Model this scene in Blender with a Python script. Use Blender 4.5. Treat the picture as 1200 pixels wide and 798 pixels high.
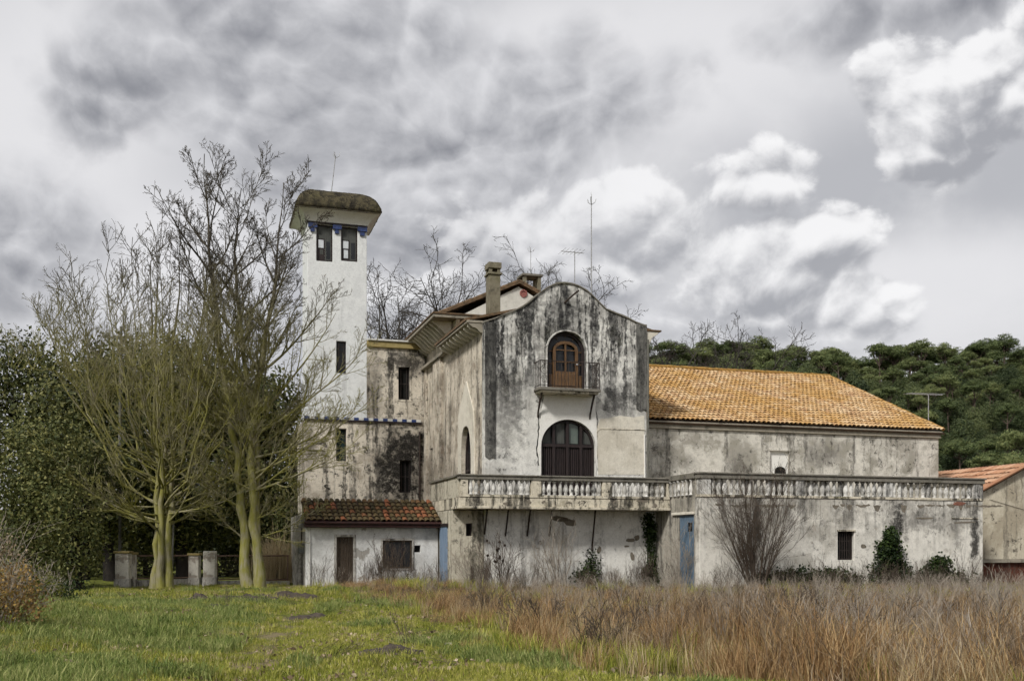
import bpy, math, random
import numpy as np
from mathutils import Vector, Matrix
from mathutils.geometry import tessellate_polygon

R = math.radians
PI = math.pi
random.seed(7)
rng = np.random.default_rng(7)
scene = bpy.context.scene
for o in list(bpy.data.objects):
    bpy.data.objects.remove(o)

# ------------------------------------------------------------------ camera
EYE = 1.7
cam_d = bpy.data.cameras.new('camera')
cam = bpy.data.objects.new('camera', cam_d)
scene.collection.objects.link(cam)
cam.location = (0, 0, EYE)
cam.rotation_euler = (R(90), 0, 0)
cam_d.lens = 36.0
cam_d.sensor_width = 36.0
cam_d.shift_y = 239.0 / 1200.0
cam_d.clip_start = 0.1
cam_d.clip_end = 6000
scene.camera = cam

# ------------------------------------------------------------------ node helpers
class NT:
    def __init__(self, tree):
        self.t = tree
        tree.nodes.clear()
    def n(self, typ, ins=None, out=0, **props):
        nd = self.t.nodes.new(typ)
        for k, v in props.items():
            setattr(nd, k, v)
        for k, v in (ins or {}).items():
            s = nd.inputs[k]
            if isinstance(v, bpy.types.NodeSocket):
                self.t.links.new(v, s)
            else:
                if hasattr(s.default_value, '__len__') and not isinstance(v, str):
                    v = tuple(v)
                    if len(s.default_value) == 4 and len(v) == 3:
                        v = v + (1,)
                s.default_value = v
        return nd.outputs[out] if out is not None else nd
    def m(self, op, a, b=0.0, c=0.0, clamp=False):
        return self.n('ShaderNodeMath', {0: a, 1: b, 2: c}, operation=op, use_clamp=clamp)
    def vm(self, op, a, b=(0, 0, 0)):
        return self.n('ShaderNodeVectorMath', {0: a, 1: b}, operation=op)
    def mix(self, f, a, b, blend='MIX'):
        return self.n('ShaderNodeMix', {0: f, 6: a, 7: b}, out=2, data_type='RGBA', blend_type=blend, clamp_factor=True)
    def fmix(self, f, a, b):
        return self.n('ShaderNodeMix', {0: f, 2: a, 3: b}, out=0, data_type='FLOAT', clamp_factor=True)
    def ss(self, x, lo, hi, a=0.0, b=1.0):
        return self.n('ShaderNodeMapRange', {0: x, 1: lo, 2: hi, 3: a, 4: b}, interpolation_type='SMOOTHSTEP')
    def lin(self, x, lo, hi, a=0.0, b=1.0):
        return self.n('ShaderNodeMapRange', {0: x, 1: lo, 2: hi, 3: a, 4: b}, interpolation_type='LINEAR')
    def noise(self, vec, scale, detail=6, rough=0.55, dist=0.0, out=0):
        return self.n('ShaderNodeTexNoise', {'Vector': vec, 'Scale': scale, 'Detail': detail, 'Roughness': rough, 'Distortion': dist}, out=out)
    def mp(self, vec, scale=(1, 1, 1), loc=(0, 0, 0)):
        return self.n('ShaderNodeMapping', {0: vec, 1: loc, 3: scale})

def new_mat(name):
    m = bpy.data.materials.new(name)
    m.use_nodes = True
    return m, NT(m.node_tree)

def finish(nt, color, rough=0.9, bump=None, bump_d=0.02, bump_s=0.6, spec=0.25, metal=0.0, transl=None):
    ins = {'Base Color': color, 'Roughness': rough, 'Metallic': metal, 'Specular IOR Level': spec}
    if bump is not None:
        ins['Normal'] = nt.n('ShaderNodeBump', {'Height': bump, 'Distance': bump_d, 'Strength': bump_s})
    sh = nt.n('ShaderNodeBsdfPrincipled', ins)
    if transl is not None:
        tr = nt.n('ShaderNodeBsdfTranslucent', {'Color': color})
        sh = nt.n('ShaderNodeMixShader', {0: transl, 1: sh, 2: tr})
    nt.n('ShaderNodeOutputMaterial', {'Surface': sh}, out=None)

# ------------------------------------------------------------------ sky: broken overcast
SUN_EL, SUN_AZ = R(40), R(212)      # azimuth clockwise from +Y (behind the camera, to its left)
def px_dir(px, py):
    a = (px - 600) / 1200.0; b = (638 - py) / 1200.0
    return math.atan2(a, 1), math.asin(b / math.sqrt(a * a + b * b + 1))

W = bpy.data.worlds.new('World')
scene.world = W
W.use_nodes = True
def build_sky():
    nt = NT(W.node_tree)
    d = nt.n('ShaderNodeTexCoord', out=0)
    sp = nt.n('ShaderNodeSeparateXYZ', {0: d}, out=None)
    x, y, z = sp.outputs[0], sp.outputs[1], sp.outputs[2]
    az = nt.m('ARCTAN2', x, y)
    el = nt.m('ARCSINE', z)
    q = nt.mp(d, (1, 1, 1.25))
    warp = nt.vm('SUBTRACT', nt.noise(q, 4.2, 3, 0.5, out=1), (.5, .5, .5))
    qw = nt.vm('ADD', q, nt.n('ShaderNodeVectorMath', {0: warp, 'Scale': 0.10}, operation='SCALE'))
    # two puffy fields and the same fields a little higher up, for light from above
    def vor(v, s, det):
        v1 = nt.n('ShaderNodeTexVoronoi', {'Vector': v, 'Scale': s}, feature='F1')
        v2 = nt.n('ShaderNodeTexVoronoi', {'Vector': v, 'Scale': s * 2.7}, feature='F1')
        return nt.m('MULTIPLY_ADD', nt.m('MULTIPLY', v1, v1), .85, nt.m('MULTIPLY', nt.m('MULTIPLY', v2, v2), .42))
    up = (-.006, 0, .016)
    fa = nt.m('SUBTRACT', nt.noise(qw, 3.2, 5, 0.52), .5)
    fb = nt.m('SUBTRACT', nt.noise(qw, 9.0, 8, 0.60), .5)
    fb2 = nt.m('SUBTRACT', nt.noise(nt.vm('ADD', qw, up), 9.0, 6, 0.60), .5)
    pv = nt.m('SUBTRACT', .40, vor(qw, 13.0, 2.0))
    pv2 = nt.m('SUBTRACT', .40, vor(nt.vm('ADD', qw, up), 13.0, 1.0))
    nrel = nt.m('ADD', nt.m('MULTIPLY', nt.m('SUBTRACT', fb, fb2), 2.2), nt.m('MULTIPLY', nt.m('SUBTRACT', pv, pv2), 1.3))
    def blob(e_, px, py, rx, ry):
        a0, e0 = px_dir(px, py)
        dx = nt.m('MULTIPLY_ADD', az, 1200.0 / rx, -a0 * 1200.0 / rx)
        dy = nt.m('MULTIPLY_ADD', e_, 1200.0 / ry, -e0 * 1200.0 / ry)
        return nt.m('SUBTRACT', 1.0, nt.m('SQRT', nt.m('MULTIPLY_ADD', dx, dx, nt.m('MULTIPLY', dy, dy))))
    def union(lst, e_=None, k=.35):
        s = None
        for b in lst:
            v = blob(e_ or el, *b)
            s = v if s is None else nt.m('SMOOTH_MAX', s, v, k)
        return nt.m('MAXIMUM', s, -1.6)
    far = nt.ss(nt.m('ABSOLUTE', az), 0.52, 0.8)
    # high veil
    col = nt.mix(nt.ss(nt.m('ADD', fa, nt.m('MULTIPLY', fb, .6)), -.15, .15), (.43, .435, .46), (.60, .60, .615))
    br = union([(50, 150, 190, 190), (830, 60, 230, 110), (1090, 340, 190, 70), (690, 40, 150, 60), (210, 290, 130, 90)], k=.5)
    br = nt.fmix(far, br, nt.m('MULTIPLY', fa, 3.0))
    col = nt.mix(nt.ss(nt.m('ADD', br, nt.m('MULTIPLY', fa, .9)), -.45, .7, 0, .9), col, (.71, .705, .72))
    # dark bellies
    DK = [(290, 60, 200, 125), (160, 110, 120, 60), (420, 130, 190, 115), (560, 190, 150, 75), (655, 135, 140, 90), (-10, 320, 110, 130), (500, 300, 160, 70), (1140, 0, 200, 40), (930, 365, 170, 45), (640, 330, 140, 50)]
    dk = nt.fmix(far, union(DK), nt.m('MULTIPLY_ADD', fa, 6.0, -.35))
    dks = nt.m('ADD', dk, nt.m('ADD', nt.m('MULTIPLY', fa, .9), nt.m('ADD', nt.m('MULTIPLY', fb, 1.7), nt.m('MULTIPLY', pv, .8))))
    dkm = nt.ss(dks, -.28, .40)
    sh = nt.m('ADD', nt.m('MULTIPLY_ADD', nrel, .62, nt.m('MULTIPLY', fa, 1.1)), nt.m('MULTIPLY_ADD', dks, -.24, .48))
    col = nt.mix(nt.m('MULTIPLY', dkm, .95), col, nt.mix(nt.ss(sh, -.22, .95), (.20, .205, .23), (.68, .68, .70)))
    # cumulus heads
    CU = [(1150, 128, 118, 72), (1155, 88, 75, 45), (1042, 108, 42, 55), (1075, 168, 65, 42), (895, 208, 92, 42), (905, 325, 130, 58), (955, 282, 88, 48), (1040, 350, 85, 36), (735, 262, 85, 75), (610, 300, 120, 65), (480, 345, 90, 45)]
    dlt = .020
    cu = nt.fmix(far, union(CU), nt.m('MULTIPLY_ADD', fa, 6.0, -.6))
    cu_up = nt.fmix(far, union(CU, nt.m('ADD', el, dlt)), nt.m('MULTIPLY_ADD', fa, 6.0, -.8))
    edge = nt.m('ADD', nt.m('MULTIPLY', fb, 1.7), nt.m('MULTIPLY', pv, .75))
    cus = nt.m('ADD', cu, edge)
    cum = nt.m('MULTIPLY', nt.ss(cus, -.06, .20), nt.fmix(nt.ss(az, -.02, .22), .55, 1.0))
    lit = nt.m('ADD', nt.m('MULTIPLY', nt.m('SUBTRACT', cu, cu_up), .75), nt.m('MULTIPLY', nrel, 1.05))
    lit = nt.ss(nt.m('ADD', lit, nt.m('MULTIPLY_ADD', cus, -.24, .44)), -.20, .86)
    col = nt.mix(nt.m('MULTIPLY', cum, .93), col, nt.mix(lit, (.33, .335, .36), (.84, .835, .84)))
    # pale air low over the horizon
    col = nt.mix(nt.ss(el, 0.26, 0.08, 0, 0.40), col, (.60, .595, .61))
    sky = nt.n('ShaderNodeTexSky', sky_type='NISHITA', sun_disc=False, sun_elevation=SUN_EL, sun_rotation=SUN_AZ)
    bg1 = nt.n('ShaderNodeBackground', {'Color': sky, 'Strength': 0.06})
    bg2 = nt.n('ShaderNodeBackground', {'Color': col, 'Strength': 1.0})
    mx = nt.n('ShaderNodeMixShader', {0: 0.96, 1: bg1, 2: bg2})
    nt.n('ShaderNodeOutputWorld', {'Surface': mx}, out=None)
build_sky()
W.cycles.sampling_method = 'MANUAL'
W.cycles.sample_map_resolution = 512

sun_d = bpy.data.lights.new('sun', 'SUN')
sun_d.energy = 3.0
sun_d.angle = R(9)
sun_d.color = (1.0, .97, .92)
sun = bpy.data.objects.new('sun', sun_d)
scene.collection.objects.link(sun)
sdir = Vector((math.sin(SUN_AZ) * math.cos(SUN_EL), math.cos(SUN_AZ) * math.cos(SUN_EL), math.sin(SUN_EL)))
sun.rotation_euler = sdir.to_track_quat('Z', 'Y').to_euler()
sun.location = (-30, -30, 40)

vs = scene.view_settings
vs.view_transform = 'Standard'
vs.look = 'None'
vs.exposure = 0.22
vs.gamma = 1.0
vs.use_curve_mapping = False
scene.render.engine = 'CYCLES'
scene.cycles.use_adaptive_sampling = True
scene.cycles.adaptive_threshold = 0.03
scene.cycles.adaptive_min_samples = 8
scene.cycles.max_bounces = 4
scene.cycles.transparent_max_bounces = 6
scene.cycles.use_denoising = True

# ------------------------------------------------------------------ geometry helpers
COL = scene.collection
OFF = {}
class MB:
    def __init__(self):
        self.v = []; self.f = []; self.fc = []
    def add(self, vs_, fs, c=None):
        o = len(self.v)
        self.v.extend(vs_)
        self.f.extend([tuple(i + o for i in f) for f in fs])
        self.fc.extend([c] * len(fs))
    def box(self, u0, u1, v0, v1, z0, z1, c=None):
        if u0 > u1: u0, u1 = u1, u0
        if v0 > v1: v0, v1 = v1, v0
        if z0 > z1: z0, z1 = z1, z0
        vs_ = [(u0, v0, z0), (u1, v0, z0), (u1, v1, z0), (u0, v1, z0), (u0, v0, z1), (u1, v0, z1), (u1, v1, z1), (u0, v1, z1)]
        self.add(vs_, [(3, 2, 1, 0), (4, 5, 6, 7), (0, 1, 5, 4), (1, 2, 6, 5), (2, 3, 7, 6), (3, 0, 4, 7)], c)
        return self
    def plate(self, loops, fn, t0, t1):
        """solid plate: loops[0] outline, others holes, 2D points; fn(a,b,t) -> 3D"""
        tess = tessellate_polygon([[Vector((p[0], p[1], 0)) for p in lp] for lp in loops])
        flat = [p for lp in loops for p in lp]
        n = len(flat)
        vs_ = [fn(p[0], p[1], t0) for p in flat] + [fn(p[0], p[1], t1) for p in flat]
        fs = []
        for t in tess:
            fs.append(tuple(t)); fs.append(tuple(i + n for i in reversed(t)))
        k = 0
        for lp in loops:
            m = len(lp)
            for i in range(m):
                a, b = k + i, k + (i + 1) % m
                fs.append((a, b, b + n, a + n))
            k += m
        self.add(vs_, fs)
        return self
    def tube(self, pts, rad, k=6, cap=True):
        pts = [Vector(p) for p in pts]
        if not hasattr(rad, '__len__'): rad = [rad] * len(pts)
        vs_ = []; fs = []
        for i, p in enumerate(pts):
            a = pts[max(i - 1, 0)]; b = pts[min(i + 1, len(pts) - 1)]
            t = (b - a)
            if t.length < 1e-9: t = Vector((0, 0, 1))
            t.normalize()
            s = t.cross(Vector((0, 0, 1)))
            if s.length < 1e-3: s = Vector((1, 0, 0))
            s.normalize(); w = t.cross(s)
            for j in range(k):
                an = 2 * PI * j / k
                vs_.append(tuple(p + (s * math.cos(an) + w * math.sin(an)) * rad[i]))
        for i in range(len(pts) - 1):
            for j in range(k):
                fs.append((i * k + j, i * k + (j + 1) % k, (i + 1) * k + (j + 1) % k, (i + 1) * k + j))
        if cap:
            fs.append(tuple(range(k))); fs.append(tuple((len(pts) - 1) * k + j for j in reversed(range(k))))
        self.add(vs_, fs)
        return self
    def lathe(self, prof, c, k=8):
        vs_ = []; fs = []
        for (r, z) in prof:
            for j in range(k):
                an = 2 * PI * j / k
                vs_.append((c[0] + r * math.cos(an), c[1] + r * math.sin(an), c[2] + z))
        n = len(prof)
        for i in range(n - 1):
            for j in range(k):
                fs.append((i * k + j, i * k + (j + 1) % k, (i + 1) * k + (j + 1) % k, (i + 1) * k + j))
        fs.append(tuple(reversed(range(k)))); fs.append(tuple((n - 1) * k + j for j in range(k)))
        self.add(vs_, fs)
        return self
    def mesh(self, name, off=(0, 0, 0), normals=True):
        me = bpy.data.meshes.new(name)
        me.from_pydata([(p[0] - off[0], p[1] - off[1], p[2] - off[2]) for p in self.v], [], self.f)
        if normals:
            import bmesh
            bm = bmesh.new(); bm.from_mesh(me)
            bmesh.ops.recalc_face_normals(bm, faces=bm.faces)
            bm.to_mesh(me); bm.free()
        return me
    def build(self, name, mat, parent=None, smooth=False, bevel=0.0, label=None):
        off = OFF.get(parent.name, (0, 0, 0)) if parent else (0, 0, 0)
        me = self.mesh(name, off)
        me.materials.append(mat)
        if smooth:
            me.polygons.foreach_set('use_smooth', [True] * len(me.polygons))
        o = bpy.data.objects.new(name, me)
        COL.objects.link(o)
        if parent:
            o.parent = parent
            OFF[o.name] = off
        if bevel:
            b = o.modifiers.new('edge', 'BEVEL'); b.width = bevel; b.segments = 2; b.limit_method = 'ANGLE'; b.angle_limit = R(50)
        if label: o['label'] = label
        return o

def np_mesh(name, V, F, mat, col=None, smooth=False):
    """V (n,3), F (m,k) numpy"""
    V = np.asarray(V, dtype=np.float32); F = np.asarray(F, dtype=np.int32)
    me = bpy.data.meshes.new(name)
    me.vertices.add(len(V)); me.vertices.foreach_set('co', V.ravel())
    k = F.shape[1]
    me.loops.add(F.size); me.loops.foreach_set('vertex_index', F.ravel())
    me.polygons.add(len(F))
    me.polygons.foreach_set('loop_start', np.arange(0, F.size, k, dtype=np.int32))
    try:
        me.polygons.foreach_set('loop_total', np.full(len(F), k, dtype=np.int32))
    except Exception:
        pass
    if col is not None:
        at = me.attributes.new('tone', 'FLOAT', 'FACE')
        at.data.foreach_set('value', np.asarray(col, dtype=np.float32))
    if smooth:
        me.polygons.foreach_set('use_smooth', np.ones(len(F), dtype=bool))
    me.update(calc_edges=True)
    me.materials.append(mat)
    return me

def tag(o, label=None, cat=None, group=None, kind=None):
    if label: o['label'] = label
    if cat: o['category'] = cat
    if group: o['group'] = group
    if kind: o['kind'] = kind
    return o

def obj(name, me, loc=(0, 0, 0), parent=None, rz=0.0, scale=None):
    o = bpy.data.objects.new(name, me)
    COL.objects.link(o)
    o.location = loc; o.rotation_euler = (0, 0, rz)
    if scale: o.scale = scale
    if parent: o.parent = parent
    return o

def empty(name, loc, rz=0.0):
    o = obj(name, None, loc, rz=rz)
    o.empty_display_size = 0.3
    return o

# building frame: u along the facade, v back from it
O = Vector(((568 - 600) * 40 / 1200.0, 40.0, 0))
TH = R(17.1)
UX = Vector((math.cos(TH), math.sin(TH), 0)); VX = Vector((-math.sin(TH), math.cos(TH), 0))
def wpt(u, v, z=0.0):
    return O + UX * u + VX * v + Vector((0, 0, z))
def U_(px, v):
    k = (px - 600) / 1200.0
    b = O + VX * v
    return (k * b.y - b.x) / (UX.x - k * UX.y)
def V_(px, u):
    k = (px - 600) / 1200.0
    b = O + UX * u
    return (k * b.y - b.x) / (VX.x - k * VX.y)
def Z_(py, u, v):
    return EYE + (638 - py) * wpt(u, v).y / 1200.0
def at(px, py, Y):
    return Vector(((px - 600) * Y / 1200.0, Y, EYE + (638 - py) * Y / 1200.0))
def broot(name, u, v, label, cat, group=None, z=0.0):
    e = empty(name, wpt(u, v, z), TH)
    OFF[e.name] = (u, v, z)
    return tag(e, label, cat, group)
FR = lambda v: (lambda a, b, t: (a, v + t, b))     # plate facing the camera, thickness away
LF = lambda u: (lambda a, b, t: (u + t, a, b))     # plate on a left side wall
def rect(a0, a1, b0, b1):
    return [(a0, b0), (a1, b0), (a1, b1), (a0, b1)]
def arch(a0, a1, b0, bs, bt, n=14):
    c = (a0 + a1) / 2; r = (a1 - a0) / 2
    pts = [(a0, b0), (a1, b0)]
    for i in range(n + 1):
        t = PI * i / n
        pts.append((c + r * math.cos(t), bs + (bt - bs) * math.sin(t)))
    return pts
def gothic(a0, a1, b0, bs, bt, n=7):
    pts = [(a0, b0), (a1, b0)]
    c = (a0 + a1) / 2; r = (a1 - a0) / 2
    for i in range(n + 1):
        t = i / n
        pts.append((c + r * math.cos(t * PI / 2) ** 0.75, bs + (bt - bs) * math.sin(t * PI / 2)))
    for i in range(n - 1, -1, -1):
        t = i / n
        pts.append((c - r * math.cos(t * PI / 2) ** 0.75, bs + (bt - bs) * math.sin(t * PI / 2)))
    return pts

# ------------------------------------------------------------------ materials
def plaster(name, light, mid, dark, streak=0.5, sk=(.54, .70), blot=0.5, bk=(.50, .66), bscale=0.55, peel=0.0, peelcol=(.16, .14, .12), pk=(.60, .63), pscale=1.6,
            top=None, spots=(), moss=0.0, bump=0.03, seed=0.0, flecks=0.3, sfreq=2.3, sfine=.25, vary=False):
    m, nt = new_mat(name)
    P0 = nt.n('ShaderNodeTexCoord', out=3)
    P = nt.vm('ADD', P0, (seed * 3.1, seed * 1.7, seed * 2.3))
    if vary:
        P = nt.vm('ADD', P, nt.n('ShaderNodeCombineXYZ', {0: nt.m('MULTIPLY', nt.n('ShaderNodeObjectInfo', out=5), 37.0), 1: nt.m('MULTIPLY', nt.n('ShaderNodeObjectInfo', out=5), 91.0), 2: nt.n('ShaderNodeObjectInfo', out=5)}))
    warp = nt.noise(P, 3.0, 3, 0.6, out=1)
    sw = nt.n('ShaderNodeVectorMath', {0: nt.vm('SUBTRACT', warp, (.5, .5, .5)), 'Scale': 0.35}, operation='SCALE')
    Pw = nt.vm('ADD', P, sw)
    n1 = nt.noise(Pw, bscale, 7, 0.68)
    n2 = nt.noise(P, 4.5, 5, 0.7)
    n3 = nt.noise(P, 22.0, 3, 0.65)
    col = nt.mix(nt.ss(n1, bk[0], bk[1]), light, mid)
    if blot < 1: 
        col.node.inputs[0].links[0].from_node.inputs[4].default_value = blot
    col = nt.mix(nt.ss(n2, .42, .72, 0, .45), col, mid)
    # grime flecks
    fl = nt.ss(nt.noise(Pw, 2.6, 7, 0.78), .55, .64)
    col = nt.mix(nt.m('MULTIPLY', fl, flecks), col, dark)
    # water streaks running down
    st = nt.noise(nt.mp(Pw, (sfreq, sfreq, 0.16)), 1.0, 6, 0.68)
    st2 = nt.noise(nt.mp(P, (9, 9, 0.5)), 1.0, 3, 0.65)
    s = nt.ss(nt.m('ADD', nt.m('MULTIPLY', st, 1 - sfine), nt.m('MULTIPLY', st2, sfine)), sk[0], sk[1])
    if top is not None:
        z = nt.n('ShaderNodeSeparateXYZ', {0: P0}, out=2)
        zz = nt.m('ADD', z, nt.m('MULTIPLY', nt.m('SUBTRACT', nt.noise(nt.mp(Pw, (1.4, 1.4, .2)), 1.0, 4, .65), .5), top[2]))
        tm = nt.ss(zz, top[0], top[1], top[3] if len(top) > 3 else 0.0, 1.0)
        s = nt.m('MULTIPLY', s, tm)
        tone = nt.m('MULTIPLY', nt.m('MULTIPLY', tm, nt.ss(nt.noise(Pw, 1.3, 6, .72), .40, .58)), streak * 0.75)
        col = nt.mix(tone, col, tuple(0.55 * a + 0.45 * b for a, b in zip(dark, mid)))
    s = nt.m('MULTIPLY', s, nt.ss(n2, .25, .6, .55, 1.0))
    col = nt.mix(nt.m('MULTIPLY', s, streak), col, dark)
    # stains that have a place of their own
    sn = nt.noise(Pw, 2.2, 7, .72) if spots else None
    for (c, r, amt) in spots:
        dv = nt.vm('DIVIDE', nt.vm('SUBTRACT', nt.vm('ADD', P0, sw), c), r)
        ln = nt.n('ShaderNodeVectorMath', {0: dv}, out=1, operation='LENGTH')
        k = nt.ss(nt.m('ADD', ln, nt.m('MULTIPLY', nt.m('SUBTRACT', sn, .5), 3.2)), 1.05, 0.30)
        kk = nt.m('MULTIPLY', nt.m('MULTIPLY', k, amt), nt.ss(n2, .26, .52, .45, 1.0))
        col = nt.mix(kk, col, dark)
    h = nt.m('ADD', nt.m('MULTIPLY', n3, .35), nt.m('MULTIPLY', n2, .65))
    if peel > 0:
        pn = nt.noise(Pw, pscale, 6, 0.62)
        pm = nt.m('MULTIPLY', nt.ss(pn, pk[0], pk[1]), peel)
        col = nt.mix(pm, col, nt.mix(n2, peelcol, tuple(1.7 * a for a in peelcol)))
        h = nt.m('SUBTRACT', h, nt.m('MULTIPLY', pm, 0.9))
    if moss > 0:
        mm = nt.m('MULTIPLY', nt.ss(nt.noise(Pw, 1.1, 5, .65), .52, .70), moss)
        col = nt.mix(mm, col, (.10, .095, .03))
    col = nt.mix(nt.ss(n3, .42, .78, 0, .35), col, tuple(0.6 * a for a in mid))
    finish(nt, col, 0.93, h, bump, 0.8, 0.15)
    return m

def simple(name, c, c2=None, scale=8.0, rough=0.7, bump=0.0, spec=0.3, metal=0.0, stretch=(1, 1, 1), k=(.35, .68)):
    m, nt = new_mat(name)
    P = nt.mp(nt.n('ShaderNodeTexCoord', out=3), stretch)
    n = nt.noise(P, scale, 8, .65)
    c2 = c2 or tuple(.55 * a for a in c)
    col = nt.mix(nt.ss(n, k[0], k[1]), c, c2)
    finish(nt, col, rough, n if bump else None, bump or .01, .7, spec, metal)
    return m

def foliage(name, cols, scale=0.5, rough=0.6, transl=0.18, each=0.0):
    """colour wanders with place and from leaf to leaf"""
    m, nt = new_mat(name)
    g = nt.n('ShaderNodeNewGeometry', out=None)
    P = g.outputs['Position']
    rnd = g.outputs['Random Per Island']
    n = nt.noise(P, scale, 4, .6)
    f = nt.m('ADD', nt.m('MULTIPLY', n, .60), nt.m('MULTIPLY', rnd, .62))
    if each:
        f = nt.m('ADD', f, nt.m('MULTIPLY', nt.m('SUBTRACT', nt.n('ShaderNodeObjectInfo', out=5), .5), each))
    c = nt.mix(nt.ss(f, .28, .62), cols[0], cols[1])
    if len(cols) > 2:
        c = nt.mix(nt.ss(f, .62, .92), c, cols[2])
    finish(nt, c, rough, None, spec=.2, transl=transl)
    return m

M = {}
M['gable'] = plaster('gable_plaster', (.74, .725, .675), (.44, .425, .39), (.014, .014, .015), streak=1.0, sk=(.455, .54), blot=.7, bk=(.48, .60), top=(6.0, 9.6, 5.0, .10), flecks=.75, moss=.10, seed=1,
                     spots=[((5.6, 0, 7.6), (1.0, 2, .8), .8), ((.8, 0, 7.2), (1.0, 2, 2.8), .55), ((3.4, 0, 10.7), (1.6, 2, .9), .6), ((3.45, 0, 11.0), (.14, 2, 1.3), .9)])
M['pilaster'] = plaster('dark_pilaster_plaster', (.17, .165, .15), (.07, .068, .064), (.016, .016, .016), streak=.9, sk=(.42, .58), blot=.95, flecks=.7, seed=2, bscale=1.8)
M['side'] = plaster('side_plaster', (.64, .575, .475), (.34, .295, .235), (.032, .026, .022), streak=.80, sk=(.48, .62), blot=.9, bk=(.45, .60), bscale=.9, flecks=.8, seed=3, moss=.12, peel=.45, peelcol=(.15, .105, .07), sfreq=1.25, sfine=.12)
M['clean'] = plaster('clean_white_plaster', (.74, .725, .68), (.60, .575, .52), (.09, .08, .07), streak=.15, blot=.4, flecks=.05, seed=4, bump=.008)
M['under'] = plaster('under_balcony_plaster', (.70, .685, .64), (.48, .46, .41), (.045, .04, .036), streak=.6, sk=(.50, .64), blot=.75, flecks=.45, seed=5, peel=.5, peelcol=(.15, .13, .10), pk=(.66, .68), bump=.02)
M['proj'] = plaster('projection_plaster', (.52, .48, .385), (.29, .265, .20), (.035, .032, .026), streak=.85, sk=(.48, .60), blot=.85, flecks=.7, seed=6, moss=.2)
M['tower'] = plaster('tower_whitewash', (.70, .71, .70), (.54, .55, .55), (.13, .13, .125), streak=.32, sk=(.54, .68), blot=.5, flecks=.10, seed=7, bump=.006)
M['link'] = plaster('link_block_plaster', (.68, .62, .52), (.36, .315, .255), (.014, .013, .012), streak=.85, sk=(.49, .58), blot=.85, bk=(.46, .60), flecks=1.0, seed=8, moss=.10,
                    spots=[((-1.4, 0, 5.4), (1.7, 3, 2.6), 1.0), ((-.6, 0, 6.6), (1.6, 3, 1.4), 1.0), ((-2.6, 0, 9.2), (.7, 3, 2.3), .55), ((-.9, 0, 10.6), (1.5, 3, .9), .9), ((-5.6, 0, 6.2), (.5, 3, 1.6), .5)])
M['leanto'] = plaster('lean_to_whitewash', (.74, .735, .71), (.52, .50, .46), (.06, .05, .045), streak=.40, sk=(.52, .70), blot=.55, flecks=.25, seed=9, peel=.75, peelcol=(.19, .17, .14), pk=(.61, .63), pscale=.8,
                      top=(1.3, 2.5, 1.0, .1), bump=.02)
M['terrace'] = plaster('terrace_plaster', (.74, .71, .64), (.44, .415, .36), (.018, .017, .016), streak=.8, sk=(.49, .60), blot=.9, bk=(.46, .60), flecks=.6, seed=10, top=(1.2, 3.4, 1.6, .12), peel=.35, peelcol=(.20, .17, .13), pk=(.62, .645),
                       spots=[((2.45, 0, 2.6), (.28, 3, 1.5), .95), ((8.75, 0, 2.2), (.38, 3, 1.7), .95), ((12.6, 0, 2.0), (.30, 3, 1.6), .95), ((11.7, 0, 2.6), (.35, 3, 1.3), .55), ((9.9, 0, 2.7), (1.7, 3, .55), .55)])
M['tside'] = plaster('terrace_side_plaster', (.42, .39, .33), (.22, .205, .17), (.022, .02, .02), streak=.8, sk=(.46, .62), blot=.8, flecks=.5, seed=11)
M['balus'] = plaster('baluster_paint', (.70, .685, .645), (.38, .365, .33), (.026, .025, .024), streak=.9, sk=(.46, .60), blot=.95, bk=(.42, .60), flecks=.85, seed=12, bscale=1.6, bump=.015, vary=True)
M['rail'] = plaster('rail_stone', (.20, .185, .155), (.10, .095, .08), (.016, .016, .015), streak=.6, blot=.8, flecks=.6, seed=13, moss=.25)
M['fascia'] = plaster('fascia_plaster', (.62, .565, .45), (.35, .31, .235), (.022, .020, .018), streak=.95, sk=(.47, .57), blot=.85, bscale=1.2, flecks=.95, seed=14, moss=.35)
M['barn'] = plaster('barn_plaster', (.64, .61, .54), (.32, .30, .255), (.04, .035, .03), streak=.75, sk=(.49, .60), blot=.95, bk=(.44, .58), flecks=.8, seed=15, moss=.2,
                    spots=[((.35, 0, 5.2), (.5, 3, 1.6), .9), ((9.2, 0, 5.7), (1.2, 3, .8), .6), ((5.0, 0, 4.9), (.7, 3, 1.0), .6), ((2.4, 0, 5.2), (.9, 3, .5), .35)])
M['outb'] = plaster('outbuilding_render', (.56, .51, .40), (.36, .315, .235), (.05, .042, .035), streak=.6, sk=(.50, .62), blot=.9, bk=(.45, .60), flecks=.9, seed=16, bump=.05)
M['pedim'] = plaster('pediment_plaster', (.62, .60, .54), (.44, .42, .37), (.06, .055, .05), streak=.3, blot=.6, flecks=.2, seed=17)
M['chim'] = plaster('chimney_plaster', (.20, .18, .13), (.115, .10, .07), (.022, .02, .018), streak=.6, blot=.8, flecks=.5, seed=18, moss=.35, bscale=1.5)
M['post'] = plaster('gate_pillar_plaster', (.74, .70, .62), (.48, .44, .38), (.035, .03, .028), streak=.6, blot=.8, flecks=.6, seed=19, bscale=1.6, moss=.2, peel=.5, peelcol=(.15, .11, .08), pk=(.6, .63))
M['greywall'] = plaster('grey_old_wall', (.52, .49, .44), (.27, .25, .22), (.025, .023, .022), streak=.9, sk=(.46, .60), blot=.8, flecks=.5, seed=20)
M['coping'] = plaster('mossy_coping', (.34, .27, .12), (.21, .165, .065), (.05, .04, .02), streak=.3, blot=.7, flecks=.3, seed=21, bscale=2)
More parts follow.
